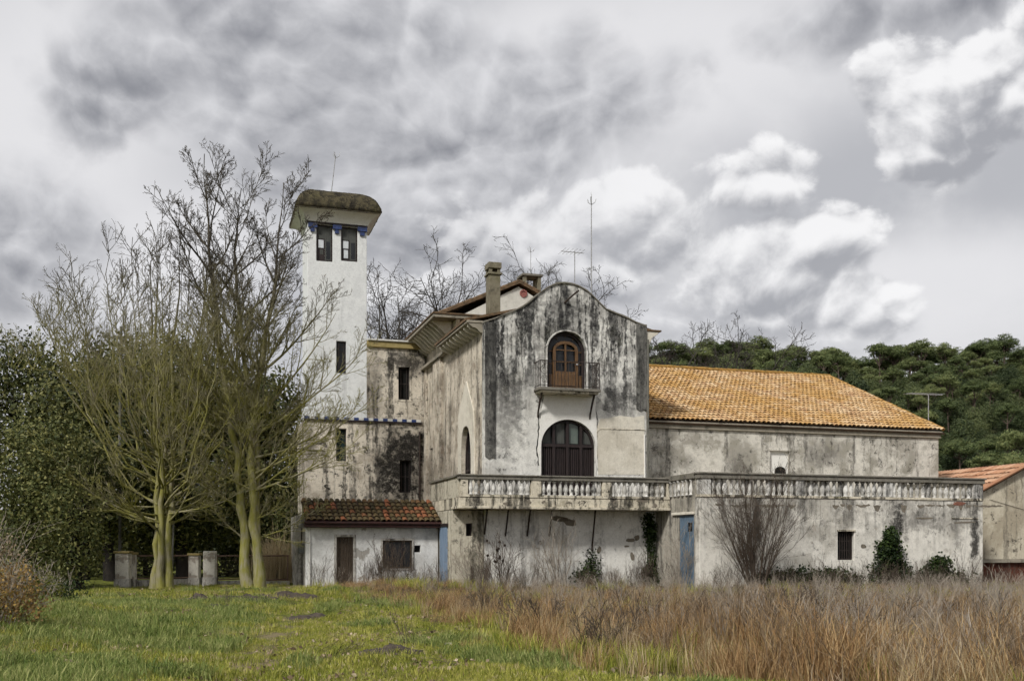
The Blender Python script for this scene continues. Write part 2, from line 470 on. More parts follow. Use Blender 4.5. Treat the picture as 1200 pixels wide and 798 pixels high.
M['conc'] = plaster('cornice_concrete', (.30, .27, .215), (.17, .155, .125), (.024, .022, .02), streak=.5, blot=.8, flecks=.6, seed=22, moss=.2)
M['hood'] = plaster('hood_plaster', (.66, .62, .53), (.45, .41, .33), (.05, .045, .04), streak=.3, blot=.6, flecks=.2, seed=23)
M['dirtpatch'] = plaster('bare_mortar', (.19, .165, .13), (.10, .088, .07), (.02, .018, .016), streak=.4, blot=.8, flecks=.5, seed=24, bscale=2.5)
M['brickpatch'] = simple('bare_brick', (.24, .10, .065), (.13, .06, .045), 7)
M['woodwarm'] = simple('varnished_wood', (.135, .072, .028), (.065, .035, .015), 9, .5, .004, .4, stretch=(3, 3, .5))
M['wooddark'] = simple('dark_wood', (.030, .020, .019), (.014, .010, .010), 9, .6, .004, .3, stretch=(4, 4, .5))
M['woodgrey'] = simple('weathered_brown_wood', (.075, .055, .038), (.032, .025, .019), 8, .85, .01, .2, stretch=(6, 6, .5))
M['blue'] = simple('faded_blue_paint', (.125, .18, .24), (.075, .11, .15), 5, .7, .004, .3, stretch=(2, 2, .4))
M['paleblue'] = simple('pale_blue_paint', (.20, .275, .38), (.13, .18, .25), 5, .7, .004, .3, stretch=(2, 2, .4))
M['fencerust'] = simple('rusted_fence', (.22, .145, .11), (.12, .08, .06), 10, .85, .003, .3)
M['iron'] = simple('rusty_iron', (.022, .018, .016), (.045, .026, .017), 14, .75, .003, .4)
M['grille'] = simple('brown_iron_grille', (.045, .034, .028), (.025, .02, .018), 14, .8, .003, .3)
M['galv'] = simple('galvanised_metal', (.40, .40, .40), (.25, .25, .25), 10, .55, 0, .5, .3)
M['glass'] = simple('dim_glass', (.013, .014, .016), (.022, .024, .026), 3, .28, 0, .35)
M['glassgreen'] = simple('green_curtained_glass', (.11, .135, .115), (.075, .095, .085), 3, .35, 0, .5)
M['greenshut'] = simple('dark_green_shutter', (.010, .026, .024), (.006, .015, .014), 6, .7)
M['dark'] = simple('dark_interior', (.010, .009, .008), (.006, .006, .006), 4, .95)
M['bluetile'] = simple('cobalt_tile', (.022, .045, .15), (.012, .022, .08), 6, .35, 0, .5)
M['whitetile'] = simple('white_tile', (.60, .59, .55), (.42, .41, .37), 6, .35, 0, .5)
M['lintel'] = simple('dark_red_eave', (.050, .020, .017), (.024, .013, .012), 6, .8, .01)
M['rust'] = simple('rusty_sheet', (.115, .040, .024), (.055, .023, .017), 3, .85, .01, .2)
M['redpaint'] = simple('faded_red_paint', (.30, .11, .09), (.20, .08, .07), 12, .8)
M['greyboard'] = simple('grey_board', (.075, .078, .07), (.045, .047, .043), 6, .7, .003, stretch=(4, 4, .6))
M['skypane'] = simple('sky_white_pane', (.58, .60, .62), (.46, .48, .50), 5, .3, 0, .5)  # white sky showing through the tower windows, put into the pane colour
M['stone'] = simple('pale_stone', (.42, .38, .31), (.26, .23, .19), 9, .9, .02)
M['soil'] = simple('turned_soil', (.085, .068, .052), (.042, .034, .027), 6, .95, .04)
M['pole'] = simple('grey_pole', (.16, .155, .13), (.09, .088, .075), 6, .85, .006, stretch=(4, 4, .4))

def tile_mat(name, cols, attr=True, lich=0.5):
    m, nt = new_mat(name)
    P = nt.n('ShaderNodeTexCoord', out=3)
    if attr:
        t = nt.n('ShaderNodeAttribute', out=2, attribute_name='tone')
    else:
        t = nt.n('ShaderNodeObjectInfo', out=5)
    n = nt.noise(P, 7.0, 8, .7); n2 = nt.noise(P, .45, 6, .65)
    f = nt.m('ADD', nt.m('MULTIPLY', t, .62), nt.m('MULTIPLY', n, .38))
    c = nt.mix(nt.ss(f, .12, .50), cols[0], cols[1])
    c = nt.mix(nt.ss(f, .50, .88), c, cols[2])
    l = nt.m('MULTIPLY', nt.ss(nt.m('ADD', nt.m('MULTIPLY', n2, .75), nt.m('MULTIPLY', nt.noise(P, 3.2, 8, .75), .3)), .44, .62), lich)
    c = nt.mix(l, c, cols[3])
    c = nt.mix(nt.ss(nt.noise(P, 15, 8, .75), .56, .72, 0, .55), c, cols[4])
    finish(nt, c, .88, n, .02, .7, .2)
    return m
M['barntile'] = tile_mat('lichened_clay_tile', [(.40, .24, .13), (.54, .36, .19), (.64, .48, .30), (.45, .25, .060), (.12, .08, .045)], True, .66)
M['pan'] = simple('tile_channel', (.060, .036, .020), (.030, .020, .013), 5, .95, .02)
M['leantile'] = tile_mat('mossy_clay_tile', [(.042, .035, .020), (.105, .075, .034), (.28, .095, .045), (.050, .048, .018), (.035, .03, .02)], False, .45)
M['outtile'] = tile_mat('orange_clay_tile', [(.34, .16, .09), (.46, .24, .14), (.56, .36, .24), (.36, .23, .14), (.10, .06, .04)], True, .4)
M['housetile'] = simple('old_roof_tile', (.16, .10, .055), (.07, .05, .03), 6, .92, .03)
M['thatch'] = plaster('mossy_tower_roof', (.085, .072, .042), (.030, .026, .018), (.009, .008, .008), streak=.3, blot=.95, bk=(.44, .56), flecks=1.0, seed=30, bscale=3.0, moss=.3, bump=.09)
M['cove'] = plaster('white_cove', (.74, .735, .69), (.60, .59, .54), (.14, .13, .11), streak=.2, blot=.5, flecks=.12, seed=31, bump=.006)

def bark(name, low, high, z0, z1, moss=(.16, .17, .022), mossamt=.85):
    m, nt = new_mat(name)
    P = nt.n('ShaderNodeTexCoord', out=3)
    z = nt.n('ShaderNodeSeparateXYZ', {0: P}, out=2)
    n = nt.noise(nt.mp(P, (6, 6, 1.2)), 1.6, 7, .68)
    n2 = nt.noise(P, 1.3, 5, .6)
    zz = nt.m('ADD', z, nt.m('MULTIPLY', nt.m('SUBTRACT', n2, .5), 6.0))
    c = nt.mix(nt.ss(zz, z0, z1), low, high)
    c = nt.mix(nt.ss(n, .40, .68, 0, .75), c, tuple(.38 * a for a in low))
    mm = nt.m('MULTIPLY', nt.ss(zz, z1, z0), nt.ss(nt.m('ADD', nt.m('MULTIPLY', n2, .6), nt.m('MULTIPLY', n, .4)), .40, .58, .10, mossamt))
    c = nt.mix(mm, c, nt.mix(n, moss, tuple(.42 * a for a in moss)))
    finish(nt, c, .95, n, .04, .9, .1)
    return m
M['barkmoss'] = bark('mossy_bark', (.25, .225, .165), (.070, .060, .048), 7.5, 12.5, moss=(.32, .305, .055), mossamt=.82)
M['barkbare'] = bark('bare_bark', (.085, .075, .062), (.075, .068, .058), 2, 6, mossamt=.1)
M['barkdark'] = simple('dark_bark', (.020, .016, .013), (.010, .009, .008), 6, .95, .03)
M['barkpine'] = simple('pine_bark', (.115, .085, .065), (.06, .045, .036), 6, .95, .03)
M['bramble'] = simple('grey_bramble_stem', (.37, .325, .265), (.18, .15, .12), 5, .9)
M['shrubstem'] = simple('brown_shrub_stem', (.105, .080, .058), (.06, .046, .036), 5, .9)
M['oak'] = foliage('holm_oak_leaf', [(.026, .035, .013), (.074, .084, .029), (.165, .160, .056)], .45)
M['oak2'] = foliage('olive_leaf', [(.040, .052, .016), (.105, .116, .038), (.21, .20, .070)], .5)
M['hilloak'] = foliage('hill_oak_leaf', [(.028, .042, .018), (.062, .084, .033), (.125, .145, .056)], .09, transl=.1, each=.55)
M['hillpine'] = foliage('pine_needle', [(.050, .070, .026), (.112, .142, .050), (.19, .21, .080)], .08, transl=.1, each=.5)
M['ivy'] = foliage('ivy_leaf', [(.008, .016, .006), (.020, .036, .010), (.055, .085, .020)], .9)
M['weedleaf'] = foliage('yellow_green_leaf', [(.045, .060, .012), (.10, .115, .020), (.20, .19, .035)], 1.5)
M['orangeleaf'] = foliage('autumn_leaf', [(.12, .085, .04), (.22, .14, .055), (.38, .25, .07)], 1.8)
M['grass'] = foliage('green_grass_blade', [(.110, .135, .020), (.250, .275, .036), (.46, .42, .11)], .55, .65, .25)
M['grassblue'] = foliage('lush_grass_blade', [(.080, .125, .028), (.175, .225, .052), (.34, .35, .13)], .7, .65, .25)
M['dry'] = foliage('dry_grass_blade', [(.120, .066, .028), (.31, .185, .080), (.52, .38, .20)], .45, .75, .2)
M['straw'] = foliage('pale_straw_blade', [(.24, .18, .095), (.40, .31, .18), (.56, .46, .29)], .6, .75, .2)
M['drygrey'] = foliage('grey_dry_stalk', [(.100, .070, .044), (.24, .175, .112), (.46, .375, .265)], .45, .8, .1)
M['seed'] = simple('dark_seed_head', (.035, .024, .018), (.02, .015, .012), 8, .95)

# ------------------------------------------------------------------ ground
_ph = rng.uniform(0, 6.28, 12)
def gz(x, y):
    x = np.asarray(x, dtype=float); y = np.asarray(y, dtype=float)
    h = 0.035 * np.sin(x * 1.1 + _ph[0]) * np.sin(y * .9 + _ph[1]) + .025 * np.sin(x * 2.7 + y * 1.3 + _ph[2]) + .018 * np.sin(-x * 1.9 + y * 3.1 + _ph[3])
    h = h * np.clip((60 - np.hypot(x, y - 30)) / 20, 0, 1)
    h = h + .30 * np.exp(-(((x + 4.2) / 3.2) ** 2 + ((y - 36.0) / 3.2) ** 2))
    h = h + .55 * np.exp(-(((x + 10.5) / 2.6) ** 2 + ((y - 19.0) / 6.0) ** 2))
    # faint wheel track
    tx = -3.4 - (y - 13) * .16
    h = h - .05 * np.exp(-((x - tx) / .45) ** 2) * (np.abs(y - 25) < 16)
    return h
def gpt(x, y, dz=0.0):
    return Vector((x, y, float(gz(x, y)) + dz))

def ground_mat():
    m, nt = new_mat('meadow_ground')
    P = nt.n('ShaderNodeNewGeometry', out=None).outputs['Position']
    n = nt.noise(P, .6, 8, .62); n2 = nt.noise(P, 3.3, 8, .7); n3 = nt.noise(P, 14, 6, .7)
    c = nt.mix(nt.ss(n2, .36, .66), (.150, .170, .028), (.085, .092, .024))
    c = nt.mix(nt.ss(nt.m('ADD', nt.m('MULTIPLY', n, .6), nt.m('MULTIPLY', n2, .4)), .54, .64, 0, .8), c, (.085, .068, .040))
    # bare track
    sp = nt.n('ShaderNodeSeparateXYZ', {0: P}, out=None)
    tx = nt.m('ADD', -3.4, nt.m('MULTIPLY', nt.m('SUBTRACT', sp.outputs[1], 13.0), -.16))
    dx = nt.m('ABSOLUTE', nt.m('SUBTRACT', sp.outputs[0], tx))
    tr = nt.m('MULTIPLY', nt.ss(nt.m('ADD', dx, nt.m('MULTIPLY', nt.m('SUBTRACT', n2, .5), 1.8)), .75, .02), nt.ss(nt.noise(P, .9, 4, .6), .40, .54))
    tr = nt.m('MULTIPLY', tr, nt.ss(sp.outputs[1], 26, 20))
    c = nt.mix(nt.m('MULTIPLY', tr, .85), c, nt.mix(n3, (.27, .215, .135), (.16, .125, .078)))
    # dry litter under the tall weeds
    lt = nt.ss(nt.m('ADD', nt.m('ADD', sp.outputs[0], nt.m('MULTIPLY', sp.outputs[1], .33)), nt.m('MULTIPLY', n, 3.0)), 6.5, 8.5)
    c = nt.mix(lt, c, nt.mix(n2, (.115, .082, .045), (.055, .045, .026)))
    c = nt.mix(nt.ss(n3, .5, .75, 0, .5), c, (.045, .04, .02))
    finish(nt, c, .97, nt.m('ADD', n3, n2), .05, .8, .1)
    return m
M['ground'] = ground_mat()
def build_ground():
    xs = np.concatenate([[-4000, -1500, -600, -250, -120, -70, -45], np.arange(-34, 34.1, .4), [45, 70, 120, 250, 600, 1500, 4000]])
    ys = np.concatenate([[-4000, -1500, -500, -150, -50, -15, 0], np.arange(4, 52.1, .4), [58, 70, 90, 120, 180, 300, 600, 1500, 5000]])
    X, Y = np.meshgrid(xs, ys)
    Vv = np.stack([X.ravel(), Y.ravel(), gz(X, Y).ravel()], 1)
    nx = len(xs); i, j = np.meshgrid(np.arange(nx - 1), np.arange(len(ys) - 1))
    a = (j * nx + i).ravel()
    F = np.stack([a, a + 1, a + nx + 1, a + nx], 1)
    g = obj('ground', np_mesh('ground', Vv, F, M['ground'], smooth=True))
    g['kind'] = 'structure'
build_ground()

# ------------------------------------------------------------------ shared building pieces
def frame_plate(outer, inner, fn, t0, t1, name, mat, parent, **kw):
    return MB().plate([outer, inner], fn, t0, t1).build(name, mat, parent, **kw)

def slit_window(root, fn, a0, a1, b0, b1, depth, pane_mat, bars=0, frame=.05, fmat=None, label=None, cross=1):
    w = frame_plate(rect(a0, a1, b0, b1), rect(a0 + frame, a1 - frame, b0 + frame, b1 - frame), fn, depth - .04, depth + .03, 'window', fmat or M['wooddark'], root, label=label)
    MB().plate([rect(a0 + frame, a1 - frame, b0 + frame, b1 - frame)], fn, depth, depth + .012).build('pane', pane_mat, w)
    if bars:
        g = MB()
        for i in range(bars):
            a = a0 + (a1 - a0) * (i + .5) / bars
            g.plate([rect(a - .011, a + .011, b0 + .01, b1 - .01)], fn, depth - .12, depth - .098)
        for i in range(cross):
            b = b0 + (b1 - b0) * (i + 1) / (cross + 1)
            g.plate([rect(a0 + .01, a1 - .01, b - .015, b + .015)], fn, depth - .097, depth - .085)
        g.build('grille', M['grille'], w)
    return w

def baluster_mesh(h, r, wob=0.0):
    m = MB()
    prof = [(r * .95, 0), (r * .95, .05 * h), (r * .55, .10 * h), (r * .80, .22 * h), (r, .36 * h), (r * .92, .48 * h), (r * .60, .72 * h), (r * .48, .85 * h), (r * .85, .92 * h), (r * .85, h)]
    m.lathe(prof, (0, 0, 0), 8)
    me = m.mesh('baluster')
    me.materials.append(M['balus'])
    me.polygons.foreach_set('use_smooth', [True] * len(me.polygons))
    return me
BAL = [baluster_mesh(.58, .104), baluster_mesh(.58, .098), baluster_mesh(.58, .110)]
def place_baluster(parent, u, v, z, s=1.0):
    off = OFF[parent.name]
    o = bpy.data.objects.new('baluster', BAL[random.randrange(3)])
    COL.objects.link(o)
    o.parent = parent
    o.location = (u - off[0], v - off[1], z - off[2])
    o.rotation_euler = (R(random.uniform(-1.5, 1.5)), R(random.uniform(-1.5, 1.5)), random.uniform(0, 6))
    o.scale = (1, 1, s)
    return o

def tile_field(fn, na, nb, wa, lb, mat, name, parent, jit=.02, r=.105, flat=.62, skip=None):
    """half-round cover tiles; fn(a, b, h) -> point: a across, b up the slope, h off the slope; one joined part"""
    K = 5
    V = []; F = []; T = []
    c = 0
    for i in range(na):
        for j in range(nb):
            if skip and skip(i, j): continue
            a = (i + .5) * wa + random.uniform(-jit, jit); b0 = j * lb + random.uniform(-jit, jit)
            b1 = b0 + lb * 1.16
            tone = random.random() if random.random() > .1 else random.choice([0.0, 1.0])
            lift0, lift1 = .050 + random.uniform(-.006, .012), .012
            rr = r * random.uniform(.94, 1.06)
            for (b, rad, lf) in ((b0, rr, lift0), (b1, rr * .82, lift1)):
                for k in range(K + 1):
                    t = PI * k / K
                    V.append(fn(a + rad * math.cos(t), b, lf + rad * flat * math.sin(t)))
            for k in range(K):
                F.append((c + k, c + k + 1, c + K + 1 + k + 1, c + K + 1 + k)); T.append(tone)
            c += 2 * (K + 1)
    off = OFF[parent.name]
    V = np.array(V) - np.array(off)
    # thickness at the lower lips
    o = obj(name, np_mesh(name, V, F, mat, T), parent=parent)
    o['kind'] = 'stuff'
    s = o.modifiers.new('thickness', 'SOLIDIFY'); s.thickness = .018; s.offset = 0
    return o

# ================================================================== VILLA
villa = broot('villa', 0, 0, 'derelict villa with curved stained gable, arched window and small iron balcony', 'house')
GW = U_(758, 0)                      # gable width
def zc(px, py):
    u = U_(px, 0); return (u, Z_(py, u, 0))
top_px = [(757, 383), (746, 378.5), (733, 372), (719, 366.5), (710, 362.5), (703, 356), (696, 348.5), (688, 341.5), (679, 336), (670, 333), (661, 332), (652, 333), (643, 336.5), (636, 341),
          (629, 346.5), (622, 353), (614, 359), (604, 364), (592, 369), (580, 373.5), (568.5, 378)]
outline = [(0.0, 0.0), (GW, 0.0)] + [zc(*p) for p in top_px]
outline[2] = (GW, outline[2][1]); outline[-1] = (0.0, outline[-1][1])
ua, ub = U_(641.5, 0), U_(687, 0)
uc_door = (ua + ub) / 2
door_z0, door_zs, door_zt = 7.90, Z_(411, uc_door, 0), Z_(388.5, uc_door, 0)
la, lb_ = U_(634, 0), U_(698, 0)
lc = (la + lb_) / 2
FLOOR = 3.55
low_zs, low_zt = Z_(523, lc, 0), Z_(491.5, lc, 0)
h_door = arch(ua, ub, door_z0, door_zs, door_zt, 16)
h_low = arch(la, lb_, FLOOR, low_zs, low_zt, 18)
sw0, sw1 = U_(761, 0), U_(771, 0)
MB().plate([outline, h_door, h_low], FR(0), 0.0, .42).build('gable_wall', M['gable'], villa, bevel=.02)

# pilaster strips, dark with old paint
def pil(a0, a1, b0, b1):
    n = 10
    pts = [(a0, b0 + random.uniform(0, .12)), (a1, b0)]
    MB().plate([[(a0, b0 + .10), (a0 + (a1 - a0) * .35, b0), (a0 + (a1 - a0) * .7, b0 + .07), (a1, b0 + .02), (a1, b1), (a0, b1)]], FR(0), -.045, .002).build('pilaster', M['pilaster'], villa, bevel=.012)
pil(.012, U_(580.5, 0), Z_(538, .3, 0), Z_(378, .3, 0))
pil(U_(745.5, 0), GW - .012, Z_(482, 6.6, 0), Z_(380, 6.6, 0))
# rain pipe at the right corner
MB().tube([(GW + .03, -.05, 3.6), (GW + .03, -.05, 10.1)], .045, 8).build('downpipe', M['pole'], villa)
# coping along the curved top
cp = MB()
pts = [zc(*p) for p in top_px]
pts = [(pts[0][0] + .02, pts[0][1])] + pts[1:-1] + [(-.02, pts[-1][1])]
rng_h = [.05 + random.uniform(-.012, .02) for _ in pts]
inner = [(p[0], p[1] - .015) for p in pts]
outer = [(p[0], p[1] + rng_h[i]) for i, p in enumerate(pts)]
cp.plate([inner + outer[::-1]], FR(0), -.06, .48)
cp.build('coping', M['rail'], villa, bevel=.015)

# clean white panel round the lower window
def cz(px, py): 
    u = U_(px, 0); return (u, Z_(py, u, 0))
patch = [cz(634.0, 556), cz(631.2, 540), cz(630.5, 520), cz(632.5, 500), cz(634.5, 482), cz(638, 461), cz(699, 461), cz(697.5, 480), cz(699, 500), cz(700.5, 520), cz(699.5, 540), cz(698.2, 556)]
arc = [p for p in h_low[2:]]
a_out = [(lc + (p[0] - lc) * 1.0, p[1]) for p in arc]
patch_loop = patch + [(a_out[0][0], FLOOR + .02)] + a_out + [(a_out[-1][0], FLOOR + .02)]
MB().plate([patch_loop], FR(0), -.022, .001).build('white_panel', M['clean'], villa, label='clean white plaster panel between balcony and window')
# cream panel right of it with a thin conduit moulding
cpan = [cz(701, 556), cz(699.5, 502), cz(703, 491), cz(713, 490), cz(726, 487), cz(742, 489), cz(755, 487), cz(755.5, 556)]
MB().plate([cpan], FR(0), -.014, .001).build('cream_panel', M['hood'], villa)
MB().tube([(p[0], -.02, p[1]) for p in [cz(699.5, 535), cz(699.5, 506), cz(703, 502.5), cz(756, 504)]], .016, 6).build('conduit', M['fascia'], villa)
MB().tube([(GW - .09, -.03, 3.6), (GW - .12, -.03, 6.2)], .03, 6).build('conduit', M['clean'], villa)
# iron peg and stain high on the gable
MB().tube([(p[0], t, p[1]) for p, t in [(cz(661.5, 355), -.01), (cz(667, 349), -.35), (cz(672, 344.5), -.6)]], .035, 6).build('iron_bracket', M['iron'], villa)
# loose mortar patches
def spall(root, fn, a, b, ra, rb, name='bare_patch', mat=None, t=-.006):
    n = 11
    ph = random.uniform(0, 6)
    lp = []
    for i in range(n):
        an = 2 * PI * i / n
        k = 1 + .22 * math.sin(2 * an + ph) + random.uniform(-.22, .18)
        lp.append((a + ra * k * math.cos(an), b + rb * k * math.sin(an)))
    return MB().plate([lp], fn, t, .003).build(name, mat or M['dirtpatch'], root)

def crack(root, fn, pts, w_=.022, mat=None):
    P = []
    for i in range(len(pts) - 1):
        for k in range(5):
            t = k / 5
            P.append((pts[i][0] + (pts[i + 1][0] - pts[i][0]) * t + random.uniform(-.03, .03), pts[i][1] + (pts[i + 1][1] - pts[i][1]) * t))
    P.append(pts[-1])
    lft = [(p[0] - w_ * random.uniform(.25, 1.3), p[1]) for p in P]
    rgt = [(p[0] + w_ * random.uniform(.25, 1.3), p[1]) for p in P]
    MB().plate([lft + rgt[::-1]], fn, -.004, .002).build('crack', mat or M['pilaster'], root)
crack(villa, FR(-.0), [cz(632, 486), cz(631, 505), cz(629.5, 525), cz(631, 545)], .028)
crack(villa, FR(-.0), [cz(699, 482), cz(700, 500), cz(701.5, 520), cz(700.5, 538)], .026)
crack(villa, FR(0), [cz(703, 478), cz(722, 486), cz(742, 483)], .03)
crack(villa, FR(0), [cz(610, 400), cz(613, 440), cz(608, 480)], .012)
# --- upper door
ring = [(uc_door + (p[0] - uc_door) * 1.09, p[1] if i < 2 else door_zs + (p[1] - door_zs) * 1.08) for i, p in enumerate(h_door)]
frame_plate(ring, h_door, FR(0), -.05, .01, 'door_moulding', M['balus'], villa, bevel=.015)
door = frame_plate(h_door, arch(ua + .13, ub - .13, door_z0 + .05, door_zs, door_zt - .13, 14), FR(0), .20, .27, 'balcony_door', M['wooddark'], villa, label='arched wooden balcony door with glazed border')
MB().plate([arch(ua + .02, ub - .02, door_z0 + .02, door_zs, door_zt - .02, 14)], FR(0), .275, .29).build('pane', M['glass'], door)
d0, d1 = U_(649.5, 0), U_(679, 0)
dzt = Z_(399, uc_door, 0)
leaf_o = arch(d0, d1, door_z0 + .03, door_zs + .05, dzt, 14)
leaf_i = arch(d0 + .12, d1 - .12, door_z0 + .75, door_zs + .05, dzt - .12, 12)
lf = frame_plate(leaf_o, leaf_i, FR(0), .14, .22, 'leaf_frame', M['woodwarm'], door, bevel=.008)
bars = MB()
dm = (d0 + d1) / 2
bars.box(dm - .035, dm + .035, .15, .20, door_z0 + .76, dzt - .11)
for b in (door_zs + .05, door_zs - .42):
    bars.box(d0 + .12, d1 - .12, .16, .195, b - .02, b + .02)
bars.box(ua + .13, d0, .21, .25, door_zs - .02, door_zs + .02); bars.box(d1, ub - .13, .21, .25, door_zs - .02, door_zs + .02)
bars.box(ua + .13, d0, .21, .25, door_zs - .52, door_zs - .48); bars.box(d1, ub - .13, .21, .25, door_zs - .52, door_zs - .48)
for an in (PI * .30, PI * .5, PI * .70):
    c, s_ = math.cos(an), math.sin(an)
    rr = (d1 - d0) / 2
    bars.tube([(dm + c * rr, .22, door_zs + .05 + s_ * rr * .95), (dm + c * (rr + .27), .22, door_zs + .05 + s_ * (rr + .2))], .015, 4)
bars.build('glazing_bars', M['woodwarm'], door)
for s_ in (-1, 1):
    x0 = dm + (.05 if s_ > 0 else -.05 - (d1 - d0) / 2 + .17)
    MB().box(x0, x0 + (d1 - d0) / 2 - .17, .115, .15, door_z0 + .14, door_z0 + .66).build('panel', M['woodwarm'], door, bevel=.02)
MB().box(ua + .13, d0 - .004, .17, .21, door_z0 + .05, door_z0 + .62).build('panel', M['woodwarm'], door, bevel=.02)
MB().box(d1 + .004, ub - .13, .17, .21, door_z0 + .05, door_z0 + .62).build('panel', M['woodwarm'], door, bevel=.02)
MB().lathe([(.02, 0), (.045, .02), (.045, .05), (.02, .07)], (d1 - .06, .10, door_zs - .55), 8).build('handle', M['galv'], door)

# --- small iron balcony
b0, b1 = U_(632, -.75), U_(704, -.75)
bal = MB()
bal.plate([[(b0, -.80), (b1, -.80), (b1 + .02, -.3), (b1 - .02, .005), (b0 + .02, .005), (b0 - .02, -.35)]], lambda a, b, t: (a, b, 7.74 + t), 0, .11)
iron_bal = bal.build('iron_balcony', M['rail'], villa, bevel=.02, label='small balcony with wrought iron railing')
MB().box(b0 + .08, b1 - .08, -.72, .004, 7.655, 7.738).build('soffit', M['fascia'], iron_bal, bevel=.01)
rl = MB()
zt = Z_(424, lc, -.75)
pts = [(b0 + .05, .0, zt), (b0 + .05, -.74, zt), (b1 - .05, -.74, zt), (b1 - .05, .0, zt)]
rl.tube(pts, .02, 6)
rl.tube([(p[0], p[1], 7.93) for p in pts], .014, 6)
n = 17
for i in range(n + 1):
    a = b0 + .05 + (b1 - b0 - .10) * i / n
    rl.tube([(a, -.74, 7.85), (a, -.74, zt)], .011 if i % 17 else .018, 5)
for k in range(1, 5):
    for a in (b0 + .05, b1 - .05):
        rl.tube([(a, -.74 + .74 * k / 5, 7.85), (a, -.74 + .74 * k / 5, zt)], .010, 5)
rl.build('railing', M['iron'], iron_bal)
sc_ = MB()
def scroll(cx, cz_, r, flip, turn=2.2):
    P = []
    for i in range(22):
        t = i / 21
        an = turn * 2 * PI * t
        rr = r * (1 - .78 * t)
        P.append((cx + flip * rr * math.cos(an), -.765, cz_ + rr * math.sin(an)))
    sc_.tube(P, .012, 5)
for a, fl in ((b0 + .22, 1), (b1 - .22, -1)):
    for (zz_, rr_, ff_) in ((8.52, .20, fl), (8.14, .17, -fl), (8.80, .10, -fl)):
        sc_ = MB(); scroll(a, zz_, rr_, ff_); sc_.build('scroll', M['iron'], iron_bal)
for a in (b0 + .18, b1 - .18):
    MB().tube([(a, -.55, 7.70), (a, -.30, 7.35), (a, -.08, 6.95), (a, -.02, 6.75)], [.05, .045, .04, .03], 6).build('strut', M['iron'], iron_bal)

# --- lower arched window
lw = frame_plate(h_low, arch(la + .10, lb_ - .10, FLOOR + .05, low_zs, low_zt - .10, 16), FR(0), .16, .26, 'arched_window', M['wooddark'], villa, label='wide arched window with dark slatted shutters')
MB().plate([arch(la + .03, lb_ - .03, FLOOR + .02, low_zs, low_zt - .03, 16)], FR(0), .262, .275).build('pane', M['glass'], lw)
wm = MB()
wW = lb_ - la
for i in (1, 2, 3):
    a = la + wW * i / 4
    top = low_zs + (low_zt - low_zs) * math.sqrt(max(0, 1 - ((a - lc) / (wW / 2)) ** 2)) - .08
    wm.box(a - .055, a + .055, .13, .20, FLOOR, top)
wm.box(la + .08, lb_ - .08, .125, .21, low_zs - .02, low_zs + .10)
wm.build('mullion', M['wooddark'], lw)
for i in range(4):
    a0 = la + wW * i / 4 + .07; a1 = la + wW * (i + 1) / 4 - .07
    for k in range(5):
        aa = a0 + (a1 - a0) * (k + .5) / 5
        MB().box(aa - .028, aa + .028, .19, .225, FLOOR + .04, low_zs - .03).build('slat', M['wooddark'], lw)
    if i in (1, 2):
        MB().plate([[(a0 + .05, low_zs + .14), (a1 - .02, low_zs + .14), (a1 - .02, low_zs + 1.0), (a0 + .05, low_zs + (.86 if i == 1 else 1.0))]], FR(0), .245, .258).build('glass_leaf', M['glassgreen'] if i == 2 else M['greyboard'], lw)
    else:
        s_ = -1 if i == 0 else 1
        MB().plate([[(a0 + .05, low_zs + .14), (a1 - .05, low_zs + .14), (a1 - .05, low_zs + (.75 if i == 0 else .42)), (a0 + .05, low_zs + (.42 if i == 0 else .75))]], FR(0), .245, .258).build('glass_leaf', M['greyboard'], lw)

# --- side walls and body
WL = V_(497.5, 0) + .35
VA = 5.7
g0, g1 = V_(553, 0), V_(541, 0)
gz0, gzt = FLOOR, Z_(500, 0, 2.8)
h_goth = gothic(g0, g1, gz0, gz0 + 1.6, gzt)
sl = [rect(V_(509, 0), V_(504.5, 0), Z_(590, 0, 9), Z_(524, 0, 9))]
lw_out = [(.425, 0), (WL, 0), (WL, 10.28), (.425, 10.28)]
MB().plate([lw_out, h_goth, sl[0]], LF(0), 0, .4).build('side_wall', M['side'], villa)
gw = frame_plate(h_goth, gothic(g0 + .10, g1 - .10, gz0 + .05, gz0 + 1.55, gzt - .16), LF(0), .16, .24, 'pointed_window', M['wooddark'], villa, label='pointed side window')
MB().plate([gothic(g0 + .05, g1 - .05, gz0 + .02, gz0 + 1.58, gzt - .08)], LF(0), .25, .262).build('pane', M['glass'], gw)
m_ = MB()
for k in (1, 2, 3):
    a = g0 + (g1 - g0) * k / 4
    m_.box(.15, .21, a - .03, a + .03, gz0, gz0 + (2.0 if k != 2 else gzt - gz0 - .2))
m_.box(.14, .22, g0 + .08, g1 - .08, gz0 + 1.2, gz0 + 1.3)
m_.build('mullion', M['wooddark'], gw)
hood_o = [(V_(557.5, 0), gz0), (V_(557, 0), 6.4), (V_(556, 0), 7.15), (V_(547.6, 0), Z_(447, 0, 2.8)), (V_(538.5, 0), 7.25), (V_(538, 0), 6.2), (V_(538, 0), gz0), (g1 + .12, gz0)]
hood = [hood_o[0]] + hood_o[1:7]
hole = gothic(g0 - .01, g1 + .01, gz0 - .02, gz0 + 1.6, gzt + .02)
outl = hood[::1]
full = [(g0 - .01, gz0)] + [(p[0], p[1]) for p in [(V_(557.5, 0), gz0)] + hood[1:6] + [(V_(538, 0), gz0)]] + [(g1 + .01, gz0)] + hole[2:][::1][::-1][::-1]
